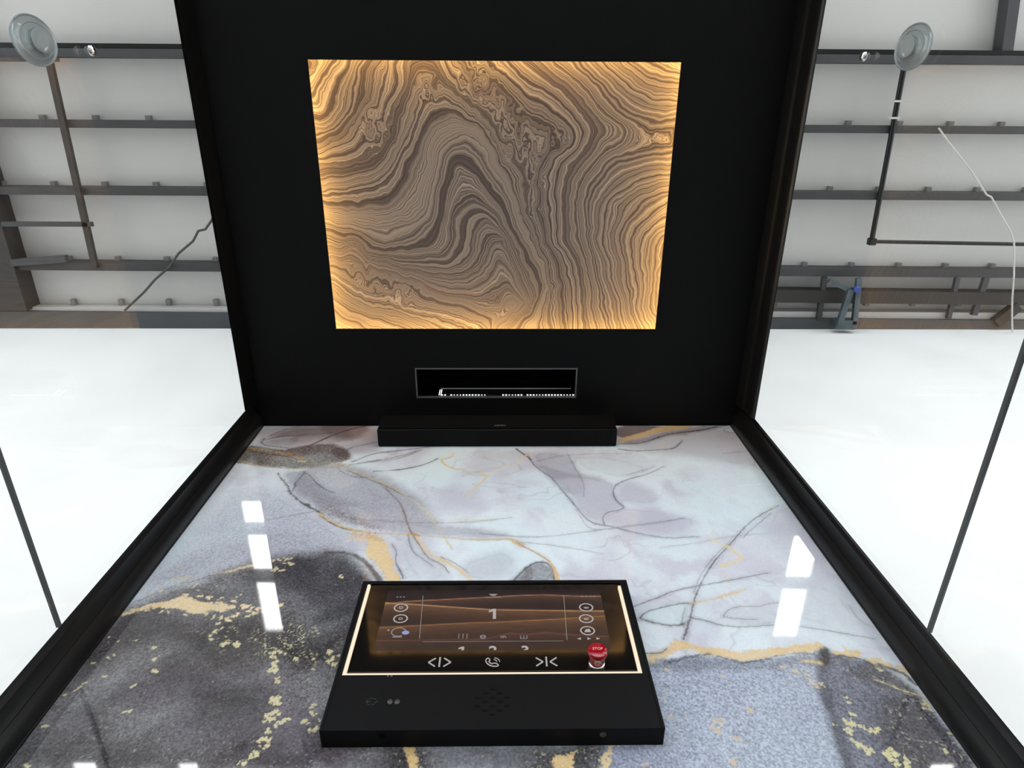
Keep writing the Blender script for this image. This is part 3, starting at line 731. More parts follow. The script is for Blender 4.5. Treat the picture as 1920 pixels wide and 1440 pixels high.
    vein([(970, 1018), (1000, 1034), (1030, 1052)], 1.5, D1, 0.6)
    vein([(782, 1006), (796, 1030), (812, 1042), (836, 1054), (864, 1070), (888, 1094)], [3, 2.6, 4, 7, 9, 9], (222, 192, 144), 0.9)
    vein([(826, 1044), (850, 1054), (880, 1074)], 1.5, (110, 80, 66), 0.7)
    vein([(632, 1020), (644, 1014), (668, 1008), (690, 1012)], [2, 4, 5, 6], (212, 196, 176), 0.5, Q=Pw, rag=1)
    vein([(1332, 1010), (1352, 1020), (1366, 1026), (1376, 1036)], [7, 6, 4, 4], (224, 208, 174), 0.75)
    vein([(1366, 1024), (1376, 1036), (1390, 1042), (1388, 1050), (1366, 1056), (1350, 1062)], [3, 4, 7, 6, 6, 4], (222, 200, 160), 0.85)
    vein([(1356, 1072), (1364, 1084)], 8, (216, 202, 184), 0.5, Q=Pw)
    vein([(1296, 1132), (1330, 1126), (1352, 1118), (1376, 1112), (1398, 1106)], [3, 4, 5, 6, 3], (210, 186, 142), 0.8, Q=Pw, rag=0.8)
    vein([(1640, 1274), (1672, 1286), (1700, 1298), (1736, 1306)], [1.5, 2, 2.6, 2.4], (202, 190, 160), 0.85)
    vein([(1512, 1262), (1522, 1278), (1534, 1288)], [2, 5, 6], (214, 190, 150), 0.7, Q=Pw)
    vein([(1505, 1238), (1530, 1241), (1538, 1243)], [4, 6, 4], (222, 196, 140), 0.8)
    vein([(400, 1076), (430, 1072), (452, 1064), (474, 1060)], [1.5, 4, 5, 6], (208, 190, 148), 0.9)
    vein([(250, 1128), (310, 1104), (360, 1086), (420, 1076)], [2, 2, 2.4, 2], (96, 94, 104), 0.6, Q=Pw)
    # ---- flakes
    rng = np.random.RandomState(5)

    def flake(fx, fy, r, c_=GY, n=4, spread=0.9, flat=1.0, amt=0.95):
        nonlocal grain
        cxy = on_y(np.array([fx]), np.array([fy]))[0]; r = r * 0.0009
        k = np.nonzero((abs(P[:, 0] - cxy[0]) < r * 4.5) & (abs(P[:, 1] - cxy[1]) < r * 4.5))[0]
        if not len(k): return
        mval = np.zeros(len(k))
        for _ in range(n):
            o_ = cxy + (rng.rand(2) - 0.5) * 2 * r * spread * np.array([1.25, 1.0]); rr_ = r * (0.35 + 0.5 * rng.rand())
            q = Pw[k] - o_ + np.stack([fine2[k] - 0.5, fine[k] - 0.5], 1) * r * 1.1
            dd = np.hypot(q[:, 0], q[:, 1] / flat)
            mval = np.maximum(mval, 1 - sstep(rr_ * 0.8, rr_ * 1.05 + 0.0006, dd))
        mval *= amt
        colr[k] = colr[k] * (1 - mval[:, None]) + lin(c_) * mval[:, None]
        grain[k] *= (1 - 0.8 * mval)
    for fx, fy, r in [(520, 1220, 9), (535, 1222, 6), (508, 1224, 6), (510, 1233, 6), (514, 1242, 6), (507, 1252, 9), (516, 1258, 7), (518, 1272, 4), (520, 1280, 4), (513, 1309, 9), (521, 1314, 7), (504, 1336, 9), (518, 1334, 7),
                      (508, 1348, 9), (502, 1368, 8), (496, 1386, 8), (500, 1394, 7), (534, 1353, 8), (526, 1358, 6), (478, 1410, 8), (472, 1418, 6), (456, 1430, 7), (550, 1235, 8), (569, 1354, 7), (586, 1321, 5), (585, 1338, 6),
                      (590, 1367, 5), (578, 1373, 6), (594, 1350, 3), (583, 1234, 3), (584, 1254, 3), (441, 1208, 8), (422, 1208, 7), (448, 1203, 6), (400, 1196, 6), (405, 1186, 7), (398, 1190, 6), (390, 1152, 5), (402, 1160, 6), (412, 1168, 5), (418, 1180, 6),
                      (285, 1217, 5), (291, 1236, 6), (294, 1257, 5), (248, 1288, 5), (253, 1286, 4), (234, 1336, 7), (240, 1333, 4), (84, 1364, 4), (78, 1366, 4), (45, 1434, 6), (160, 1282, 4), (146, 1291, 5), (130, 1299, 4), (174, 1245, 4), (193, 1269, 4),
                      (204, 1234, 3), (214, 1230, 3), (255, 1202, 4), (223, 1204, 3), (206, 1194, 3), (634, 1077, 6), (640, 1080, 4), (620, 1222, 8), (614, 1240, 8), (626, 1245, 6), (624, 1236, 6), (632, 1230, 4),
                      (455, 1116, 4), (448, 1120, 4), (480, 1148, 6), (470, 1152, 5), (370, 1092, 4), (376, 1107, 3), (368, 1098, 5)]:
        flake(fx, fy, r * 0.62)
    for fx, fy, r in [(462, 1137, 7), (474, 1141, 7), (488, 1139, 6), (502, 1141, 5), (520, 1136, 5), (452, 1150, 6), (438, 1156, 6), (420, 1158, 5), (432, 1164, 5), (320, 1149, 4), (300, 1150, 3), (275, 1148, 3), (395, 1118, 5), (350, 1118, 5), (376, 1116, 5), (415, 1120, 5), (440, 1126, 5), (350, 1152, 4)]:
        flake(fx, fy, r * 0.8, (226, 204, 166), 5, flat=0.7)
    for fx, fy, r in [(330, 1064, 4), (322, 1063, 3), (275, 1116, 5), (285, 1112, 4), (300, 1108, 4), (330, 1084, 5), (345, 1084, 6), (360, 1085, 5), (350, 1098, 4), (338, 1096, 4), (514, 1050, 6), (525, 1048, 6), (540, 1046, 6), (550, 1046, 5), (548, 1056, 6), (535, 1054, 4), (522, 1064, 7), (515, 1068, 5), (535, 1066, 5)]:
        flake(fx, fy, r * 0.75, (200, 186, 150), 5, flat=0.6)
    for fx, fy, r in [(1351, 1269, 5), (1409, 1329, 7), (1343, 1360, 6), (1336, 1352, 5), (1340, 1374, 7), (1348, 1378, 6), (1332, 1368, 5), (1383, 1385, 7), (1291, 1341, 4), (1371, 1429, 6), (1350, 1348, 5), (1252, 1258, 4), (1470, 1256, 6), (1490, 1262, 7), (1500, 1266, 5), (1258, 1350, 5), (1208, 1437, 5), (1245, 1308, 4)]:
        flake(fx, fy, r * 0.62, (206, 184, 148), 4, amt=0.7)
    for fx, fy, r in [(1542, 1282, 6), (1588, 1308, 5), (1597, 1318, 5), (1604, 1338, 6), (1594, 1352, 8), (1604, 1357, 6), (1620, 1362, 5), (1636, 1368, 7), (1644, 1367, 6), (1592, 1368, 7), (1598, 1373, 5), (1600, 1390, 6), (1608, 1396, 7), (1620, 1402, 7), (1628, 1405, 6), (1566, 1354, 5), (1664, 1410, 9), (1672, 1420, 7), (1660, 1418, 6), (1678, 1412, 6), (1704, 1422, 9), (1710, 1432, 7), (1686, 1430, 7), (1698, 1430, 6),
                      (1734, 1322, 7), (1740, 1326, 6), (1738, 1334, 5), (1748, 1334, 5), (1778, 1374, 3), (1648, 1252, 5), (1778, 1412, 3), (1736, 1316, 5)]:
        flake(fx, fy, r * 0.62, (206, 198, 156))
    # ---- gold dust
    def dust(pts, w, thr, c_, amt=0.75):
        poly = px(pts); d, _ = seg_dist(P, poly, False, w * 3); mk = np.exp(-(d / w) ** 2); mk[d > 8] = 0
        w = w * 0.7; clump = sstep(0.42, 0.62, fbm(P[:, 0] * 40, P[:, 1] * 40, 51, 3))
        s_ = sstep(thr, thr + 0.06, vnoise(P[:, 0] * 420, P[:, 1] * 420, 44)) * clump
        mixc(s_ * mk * amt, c_)
    dust([(530, 1180), (580, 1195), (620, 1215), (640, 1260)], 0.045, 0.72, (176, 170, 140))
    dust([(395, 1160), (420, 1185), (450, 1200), (560, 1215)], 0.025, 0.70, (180, 174, 140))
    dust([(330, 1080), (420, 1090), (480, 1075)], 0.02, 0.72, (176, 170, 150), 0.7)
    dust([(30, 1420), (200, 1400), (400, 1430), (560, 1420)], 0.06, 0.82, (150, 144, 138), 0.6)
    dust([(1700, 1330), (1760, 1400), (1800, 1440)], 0.05, 0.74, (178, 170, 150))
    dust([(1590, 1260), (1680, 1300), (1730, 1320)], 0.03, 0.78, (170, 166, 156))
    dust([(720, 1430), (1000, 1430), (1140, 1410)], 0.03, 0.78, (180, 172, 148))
    dust([(450, 858), (540, 868), (640, 866)], 0.03, 0.68, (168, 140, 90), 0.75)
    dust([(600, 955), (650, 975), (700, 995)], 0.025, 0.68, (110, 98, 92), 0.6)
    # scattered pale specks all over the dark part
    sp = sstep(0.90, 0.95, vnoise(P[:, 0] * 400 + 7, P[:, 1] * 400, 61)) * mk * 0.5
    mixc(sp, (150, 148, 150))
    # broad uneven tone of the print
    colr = colr * (0.93 + 0.14 * mid_)[:, None]
    colr = np.clip(colr, 0.004, 0.95)

    # mesh ------------------------------------------------------------------
    off_z = CH
    nv = nx * nz
    extra = np.array([(xs[0], YW, -0.75), (xs[-1], YW, -0.75), (xs[0], YW, zs[0]), (xs[-1], YW, zs[0]),
                      (-0.63, 0.752, -0.75), (0.61, 0.752, -0.75), (0.61, 0.752, HC + 0.003), (-0.63, 0.752, HC + 0.003),
                      (-0.63, 0.775, -0.75), (0.61, 0.775, -0.75), (0.61, 0.775, HC + 0.003), (-0.63, 0.775, HC + 0.003)])
    V = np.concatenate([np.stack([P[:, 0], np.full(nv, YW), P[:, 1]], 1), extra]); V[:, 2] += off_z
    ii = (np.arange(nz - 1)[:, None] * nx + np.arange(nx - 1)[None]).ravel()
    Q = np.stack([ii, ii + 1, ii + nx + 1, ii + nx], 1)
    e = nv
    Qe = np.array([(e, e + 1, e + 3, e + 2), (e + 4, e + 5, e + 6, e + 7), (e + 9, e + 8, e + 11, e + 10), (e + 4, e + 7, e + 11, e + 8), (e + 5, e + 9, e + 10, e + 6), (e + 7, e + 6, e + 10, e + 11), (e + 4, e + 8, e + 9, e + 5)])
    Q = np.concatenate([Q, Qe])
    me = bpy.data.meshes.new('wall_back')
    me.vertices.add(len(V)); me.vertices.foreach_set('co', V.astype(np.float32).ravel())
    me.loops.add(Q.size); me.loops.foreach_set('vertex_index', Q.astype(np.int32).ravel())
    me.polygons.add(len(Q)); me.polygons.foreach_set('loop_start', np.arange(0, Q.size, 4, dtype=np.int32))
    me.update(calc_edges=True); me.validate()
    A = me.attributes.new('ink', 'FLOAT_COLOR', 'POINT')
    rgba = np.concatenate([np.concatenate([colr, grain[:, None]], 1), np.tile([[0.12, 0.12, 0.14, 0.5]], (len(extra), 1))])
    A.data.foreach_set('color', rgba.astype(np.float32).ravel())
    me.materials.append(M['marble'])
    o = bpy.data.objects.new('wall_back', me); col.objects.link(o)
    return structure(o)


marble_wall()

# ------------------------------------------------------------------ illuminated swirl panel in the ceiling
art = empty('light_panel', (-0.015, 0.196, HC + CH))
tag(art, 'large rectangular ceiling light panel with grey marbled swirl and amber glowing edges', 'light panel')
RZ = HC + 0.040                                          # printed face
ax0, ax1, ay0, ay1 = ART[0] - 0.040, ART[1] + 0.040, ART[2] - 0.040, ART[3] + 0.040
S = 2.5946
GUIDES = [
 (1.0, [(660, 1125), (800, 1130), (880, 1090), (940, 1010), (975, 935), (1010, 960), (1060, 1080), (1085, 1170)]),
 (2.0, [(560, 1060), (660, 1095), (800, 1075), (850, 1000), (870, 880), (905, 830), (960, 870), (1020, 980), (1100, 1100), (1135, 1200)]),
 (3.0, [(330, 1010), (560, 1035), (740, 1010), (770, 910), (775, 830), (865, 745), (940, 800), (1010, 920), (1090, 1060), (1152, 1180)]),
 (4.0, [(320, 990), (500, 988), (690, 990), (700, 900), (740, 740), (780, 620), (815, 600), (860, 640), (940, 740), (1020, 900), (1100, 1050), (1168, 1170)]),
 (5.0, [(210, 930), (270, 895), (340, 965), (480, 980), (610, 930), (665, 830), (690, 680), (740, 540), (790, 500), (840, 530), (900, 620), (980, 720), (1040, 850), (1110, 1000), (1200, 1130)]),
 (6.0, [(180, 870), (270, 845), (400, 880), (520, 862), (600, 830), (640, 700), (660, 560), (720, 460), (800, 420), (870, 450), (940, 560), (1010, 680), (1060, 800), (1120, 930), (1190, 1060), (1222, 1150)]),
 (7.0, [(140, 765), (300, 775), (450, 760), (540, 640), (590, 480), (640, 370), (740, 330), (860, 360), (930, 440), (980, 540), (1030, 640), (1055, 720), (1085, 860), (1150, 960), (1205, 1080)]),
 (8.0, [(110, 685), (250, 690), (380, 640), (480, 530), (520, 420), (560, 330), (590, 230), (630, 180)]),
 (8.0, [(690, 190), (760, 250), (850, 310), (920, 380), (995, 500), (1050, 570), (1072, 680), (1090, 780), (1160, 920)]),
 (9.0, [(98, 590), (230, 575), (380, 520), (450, 400), (470, 280), (520, 180), (535, 70)]),
 (9.0, [(680, 70), (700, 150), (780, 230), (880, 300), (945, 350), (990, 440), (1060, 520), (1115, 580), (1090, 680), (1115, 800), (1165, 900)]),
 (10.0, [(92, 520), (190, 470), (300, 400), (380, 300), (410, 200), (425, 70)]),
 (10.0, [(760, 70), (800, 160), (870, 250), (910, 270), (940, 200), (975, 250), (1020, 330), (1100, 370), (1160, 440), (1210, 490), (1150, 640), (1140, 750), (1160, 900), (1200, 1000), (1240, 1180), (1255, 1350)]),
 (11.0, [(85, 430), (170, 400), (240, 330), (270, 200), (300, 70)]),
 (11.0, [(850, 70), (920, 150), (1020, 220), (1120, 290), (1230, 370), (1310, 450), (1220, 540), (1180, 640), (1180, 800), (1210, 920), (1255, 1000), (1300, 1180), (1310, 1350)]),
 (12.0, [(70, 290), (130, 200), (200, 70)]),
 (12.0, [(960, 70), (1100, 190), (1270, 290), (1355, 400), (1340, 470), (1260, 560), (1225, 720), (1240, 860), (1240, 930), (1290, 1010), (1335, 1150), (1345, 1350)]),
 (13.0, [(58, 170), (90, 120), (110, 70)]),
 (13.0, [(1080, 70), (1240, 190), (1370, 300), (1420, 390), (1390, 470), (1310, 560), (1280, 700), (1290, 870), (1300, 960), (1330, 1030), (1370, 1150), (1390, 1350)]),
 (14.0, [(1200, 70), (1370, 220), (1480, 340), (1580, 410), (1480, 480), (1380, 570), (1330, 740), (1340, 880), (1370, 1030), (1410, 1200), (1440, 1350)]),
 (15.0, [(1320, 70), (1480, 230), (1600, 350), (1720, 400), (1835, 375)]),
 (15.0, [(1825, 470), (1650, 505), (1500, 540), (1420, 640), (1395, 800), (1430, 950), (1440, 1110), (1500, 1350)]),
 (16.0, [(1430, 70), (1560, 220), (1680, 300), (1845, 300)]),
 (16.0, [(1815, 560), (1650, 600), (1520, 660), (1450, 760), (1440, 900), (1465, 1050), (1525, 1200), (1550, 1350)]),
 (17.0, [(1530, 70), (1640, 190), (1850, 240)]),
 (17.0, [(1805, 640), (1650, 670), (1530, 750), (1515, 900), (1530, 1050), (1580, 1200), (1600, 1350)]),
 (18.0, [(1640, 70), (1720, 140), (1855, 170)]),
 (18.0, [(1795, 710), (1690, 740), (1590, 840), (1580, 1000), (1610, 1180), (1640, 1350)]),
 (19.0, [(1785, 810), (1690, 870), (1645, 1000), (1660, 1180), (1690, 1350)]),
 (20.0, [(1775, 910), (1735, 970), (1710, 1100), (1720, 1250), (1735, 1350)]),
 (0.0, [(980, 1240), (1040, 1130), (1052, 1180)]),
 (0.3, [(230, 990), (265, 955), (300, 1030), (400, 1060), (560, 1130), (700, 1180), (850, 1180), (960, 1130)]),
 (-0.6, [(160, 1020), (240, 1080), (400, 1110), (560, 1160), (700, 1225), (850, 1250), (950, 1310), (1000, 1330), (1060, 1290), (1100, 1230)]),
 (-1.6, [(165, 1110), (300, 1190), (450, 1240), (650, 1290), (850, 1330), (930, 1365)]),
 (-2.6, [(172, 1200), (330, 1290), (450, 1330), (560, 1365)]),
 (-3.6, [(178, 1280), (260, 1330), (330, 1366)]),
 (4.0, [(1168, 1170), (1140, 1250), (1080, 1310), (1040, 1366)]),
 (7.0, [(1222, 1150), (1205, 1260), (1150, 1366)]),
]


def art_panel():
    pts = []; val = []
    for v, g in GUIDES:
        g = np.array(g, float); d = np.r_[0, np.cumsum(np.hypot(*np.diff(g, axis=0).T))]
        n = max(3, int(d[-1] / 55)); s_ = np.linspace(0, d[-1], n)
        gx = np.interp(s_, d, g[:, 0]); gy = np.interp(s_, d, g[:, 1])
        w = on_z(560 + gx / S, 90 + gy / S, RZ); pts.append(w); val += [v] * n
    pts = np.concatenate(pts); val = np.array(val)

    def kern(r): return r
    D = np.hypot(pts[:, None, 0] - pts[None, :, 0], pts[:, None, 1] - pts[None, :, 1])
    n = len(pts); A = np.zeros((n + 3, n + 3)); A[:n, :n] = kern(D) - np.eye(n) * 0.006
    A[:n, n] = A[n, :n] = 1; A[:n, n + 1:] = pts; A[n + 1:, :n] = pts.T
    wgt = np.linalg.solve(A, np.r_[val, 0, 0, 0])
    nx, ny = 300, 230
    X, Y = np.meshgrid(np.linspace(ax0, ax1, nx), np.linspace(ay0, ay1, ny)); P = np.stack([X.ravel(), Y.ravel()], 1)
    # wavy disturbance of the flow
    wq = np.stack([fbm(P[:, 0] * 18, P[:, 1] * 18, 71, 3) - 0.5, fbm(P[:, 0] * 18 + 3, P[:, 1] * 18 + 8, 72, 3) - 0.5], 1) * 0.024
    Q = P + wq; phi = np.zeros(len(P))
    for k in range(0, len(P), 8000):
        q = Q[k:k + 8000]; dd = np.hypot(q[:, None, 0] - pts[None, :, 0], q[:, None, 1] - pts[None, :, 1])
        phi[k:k + 8000] = kern(dd) @ wgt[:n] + wgt[n] + q @ wgt[n + 1:]
    loc = np.zeros(len(P))
    for cx_, cy_, rr_, am in [(1040, 450, 110, 1.0), (1110, 500, 70, 1.0), (1120, 800, 60, 1.0), (870, 180, 90, 1.0), (640, 200, 50, 0.9), (370, 390, 70, 0.8), (1000, 330, 70, 1.0), (330, 1100, 70, 0.6), (1130, 650, 60, 0.8), (1240, 460, 60, 0.7), (500, 1150, 90, 0.5)]:
        cc = on_z(np.array([560 + cx_ / S]), np.array([90 + cy_ / S]), RZ)[0]; r_ = rr_ / S * 0.00125
        loc = np.maximum(loc, am * np.exp(-((P[:, 0] - cc[0]) ** 2 + (P[:, 1] - cc[1]) ** 2) / (r_ * r_)))
    phi += loc * 3.2 * (fbm(P[:, 0] * 55 + 2, P[:, 1] * 38, 5, 3) - 0.5)
    V = np.stack([P[:, 0], P[:, 1], np.full(len(P), RZ)], 1)
    Vb = V.copy(); Vb[:, 2] += 0.006
    base = np.array(art.location)
    V[:, 2] += CH; V -= base
    ii = (np.arange(ny - 1)[:, None] * nx + np.arange(nx - 1)[None]).ravel()
    F = np.stack([ii, ii + nx, ii + nx + 1, ii + 1], 1)
    corners = np.array([(ax0, ay0, RZ + 0.004), (ax1, ay0, RZ + 0.004), (ax1, ay1, RZ + 0.004), (ax0, ay1, RZ + 0.004)]); corners[:, 2] += CH; corners -= base
    e = len(V); V = np.concatenate([V, corners])
    tl, tr, br, bl = 0, nx - 1, nx * ny - 1, nx * (ny - 1)
    Fe = np.array([(e, e + 1, e + 2, e + 3), (tl, tr, e + 1, e), (tr, br, e + 2, e + 1), (br, bl, e + 3, e + 2), (bl, tl, e, e + 3)])
    F = np.concatenate([F, Fe])
    me = bpy.data.meshes.new('printed_panel'); me.from_pydata(V.tolist(), [], F.tolist()); me.update()
    A = me.attributes.new('flow', 'FLOAT', 'POINT'); A.data.foreach_set('value', np.r_[phi, 0, 0, 0, 0].astype(np.float32))
    tone = np.zeros(len(phi))
    for f0, w_, a_ in [(4.55, 0.30, -0.22), (2.65, 0.16, -0.14), (3.35, 0.12, -0.10), (1.5, 0.15, -0.10), (6.1, 0.7, 0.06), (8.75, 0.25, -0.12), (10.5, 0.2, -0.08), (16.4, 0.25, 0.10), (13.2, 0.25, -0.10)]:
        tone += a_ * np.exp(-((phi - f0) / w_) ** 2)
    tone *= 0.85 + 1.1 * fbm(P[:, 0] * 9, P[:, 1] * 9, 91, 3)
    T = me.attributes.new('tone', 'FLOAT', 'POINT'); T.data.foreach_set('value', np.r_[tone, 0, 0, 0, 0].astype(np.float32))
    me.materials.append(M['swirl'])
    o = bpy.data.objects.new('printed_panel', me); col.objects.link(o); o.parent = art
    return o


art_panel()
hb = MB()
zb = HC + 0.0045
for (x0, x1, y0, y1) in [(ax0 - 0.006, ax0 - 0.003, ay0 - 0.006, ay1 + 0.006), (ax1 + 0.003, ax1 + 0.006, ay0 - 0.006, ay1 + 0.006), (ax0 - 0.003, ax1 + 0.003, ay0 - 0.006, ay0 - 0.003), (ax0 - 0.003, ax1 + 0.003, ay1 + 0.003, ay1 + 0.006)]:
    hb.box(x0, x1, y0, y1, zb, RZ + 0.02)
hb.box(ax0 - 0.006, ax1 + 0.006, ay0 - 0.006, ay1 + 0.006, RZ + 0.02, RZ + 0.023)
hb.build('housing', M['black_frame'], art)
for (x0, x1, y0, y1) in [(ax0 - 0.003, ax0 - 0.001, ay0, ay1), (ax1 + 0.001, ax1 + 0.003, ay0, ay1), (ax0, ax1, ay0 - 0.003, ay0 - 0.001), (ax0, ax1, ay1 + 0.001, ay1 + 0.003)]:
    tag(MB().box(x0, x1, y0, y1, zb + 0.003, zb + 0.020).build('led_strip', M['led_art'], art), 'warm amber light strip hidden behind the panel edge')

# ------------------------------------------------------------------ ceiling vent with a thin grey frame
vent = empty('air_vent', (-0.0154, 0.63, HC + CH))
tag(vent, 'narrow black slot with thin grey frame in the ceiling above the soundbar', 'air vent')
fr = MB(); x0, x1, y0, y1 = VENT; w = 0.0031
fr.box(x0, x1, y0, y0 + w, HC - 0.0015, HC + 0.006); fr.box(x0, x1, y1 - w, y1, HC - 0.0015, HC + 0.006)
fr.box(x0, x0 + w, y0 + w, y1 - w, HC - 0.0015, HC + 0.006); fr.box(x1 - w, x1, y0 + w, y1 - w, HC - 0.0015, HC + 0.006)
fr.build('frame', M['grey_metal'], vent)
bx = MB(); zt = HC + 0.075; xi0, xi1, yi0, yi1 = x0 + w, x1 - w, y0 + w, y1 - w
bx.box(xi0 - 0.004, xi0, yi0, yi1, HC + 0.006, zt); bx.box(xi1, xi1 + 0.004, yi0, yi1, HC + 0.006, zt)
bx.box(xi0 - 0.004, xi1 + 0.004, yi0 - 0.004, yi0, HC + 0.006, zt); bx.box(xi0 - 0.004, xi1 + 0.004, yi1, yi1 + 0.004, HC + 0.006, zt)
bx.box(xi0 - 0.004, xi1 + 0.004, yi0 - 0.004, yi1 + 0.004, zt, zt + 0.003)
bx.build('duct', M['black_matte'], vent)
lo = MB()
for k in range(3): lo.box(xi0, xi1, yi0 + 0.012 + k * 0.017, yi0 + 0.0135 + k * 0.017, HC + 0.045, HC + 0.065)
lo.build('louvre', M['black_matte'], vent)
br = MB(); br.box(-0.164, xi1 - 0.001, yi1 - 0.0025, yi1, HC + 0.006, HC + 0.036)
br.build('bracket', M['black_frame'], vent)
br = MB(); br.tube([(-0.160, yi1 - 0.004, HC + 0.043), (xi1 - 0.006, yi1 - 0.004, HC + 0.043)], 0.0016, 6)
br.build('rod', M['pale_trim'], vent)
nd = 44; seen = {}  # row of small bright dots, drawn as discs with white emission
for k in range(nd):
    X = -0.154 + k * (xi1 - 0.004 + 0.154) / (nd - 1)
    if 15 <= k <= 19 or k in (2, 27): continue
    s_ = 0.0017 if (k % 9 in (4, 5, 6)) else 0.0024
    if s_ not in seen:
        seen[s_] = MB().lathe([(s_ * 0.9, 0), (s_, 0.0006), (s_ * 0.6, 0.0012)], (vent.location.x, yi1 - 0.0025, HC + 0.0045), (0, -1, 0), 10, (1.5, 1)).build('vent_dot', M['white_glow'], vent)
        o = seen[s_]
    else:
        o = seen[s_].copy(); col.objects.link(o)
    o.location = (X - vent.location.x, 0, 0)
for X in (-0.1625, -0.1580): MB().box(X, X + 0.0018, yi1 - 0.0036, yi1 - 0.0025, HC + 0.004, HC + 0.038).build('vent_pin', M['white_glow'], vent)  # two upright pins with the same white emission as the dots

# ------------------------------------------------------------------ soundbar under the ceiling
sb = empty('soundbar', (-0.012, YW - 0.025, 1.376 + CH))
tag(sb, 'long black soundbar speaker mounted on top of the marble wall under the ceiling', 'speaker')
SX0, SX1, SY, SZ = -0.3015, 0.2773, 0.6995, 1.3765
MB().box(SX0, SX1, SY + 0.004, YW, SZ, SZ + 0.076).build('body', M['black_plastic'], sb, bevel=0.004, seg=3)
MB().box(SX0 + 0.003, SX1 - 0.003, SY, SY + 0.0045, SZ + 0.006, SZ + 0.073).build('front_grille', M['black_grille'], sb, bevel=0.002)
lg = MB()
for k in range(7): lg.box(-0.0195 + k * 0.0040, -0.0195 + k * 0.0040 + 0.0030, SY - 0.0006, SY, SZ + 0.0115, SZ + (0.0165 if k not in (2, 4) else 0.0185))
lg.build('badge', M['grey_metal'], sb)

# ------------------------------------------------------------------ control console
CX = -0.0125
con = empty('control_panel', (CX, 0.735, 0.577 + CH))
tag(con, 'black wall control panel with touch screen, glowing edge and red stop button', 'control panel')
FY = 0.7195
bx0, bx1, bz0, bz1 = -0.2303, 0.2057, 0.5772, 0.8560
gx0, gx1, gz0, gz1 = -0.2168, 0.1895, 0.6685, 0.8500        # glass
bd = MB()
bd.box(bx0, bx1, 0.7300, YW, bz0, bz1)
bd.box(bx0, bx1, FY, 0.7300, bz0, gz0 - 0.0048)
bd.box(bx0, gx0 - 0.0062, FY, 0.7300, gz0 - 0.0048, bz1); bd.box(gx1 + 0.0062, bx1, FY, 0.7300, gz0 - 0.0048, bz1)
bd.box(gx0 - 0.0062, gx1 + 0.0062, FY, 0.7300, gz1, bz1)
bd.build('housing', M['black_plastic'], con)
# rounded outer rim
rim = MB()
rim.box(bx0 - 0.0012, bx0 + 0.003, FY - 0.0010, YW, bz0 - 0.0005, bz1 + 0.0010); rim.box(bx1 - 0.003, bx1 + 0.0012, FY - 0.0010, YW, bz0 - 0.0005, bz1 + 0.0010)
rim.box(bx0 - 0.0012, bx1 + 0.0012, FY - 0.0010, YW, bz1 - 0.003, bz1 + 0.0010)
rim.build('rim', M['black_plastic'], con, bevel=0.0012, seg=2)
ld = MB()
ld.box(gx0 - 0.0054, gx0 - 0.0012, FY + 0.0006, 0.7300, gz0 - 0.0040, gz1 - 0.0004); ld.box(gx1 + 0.0012, gx1 + 0.0054, FY + 0.0006, 0.7300, gz0 - 0.0040, gz1 - 0.0060)
ld.box(gx0 - 0.0012, gx1 + 0.0012, FY + 0.0006, 0.7300, gz0 - 0.0042, gz0 - 0.0012)
tag(ld.build('led_strip', M['led'], con), 'glowing warm white light strip around three sides')
gl = MB(); gl.box(gx0, gx1, 0.7212, 0.7300, gz0, gz1)
glass = gl.build('cover_glass', M['black_glass'], con)
# display
dx0, dx1, dz0, dz1 = -0.1868, 0.1592, 0.7060, 0.8362


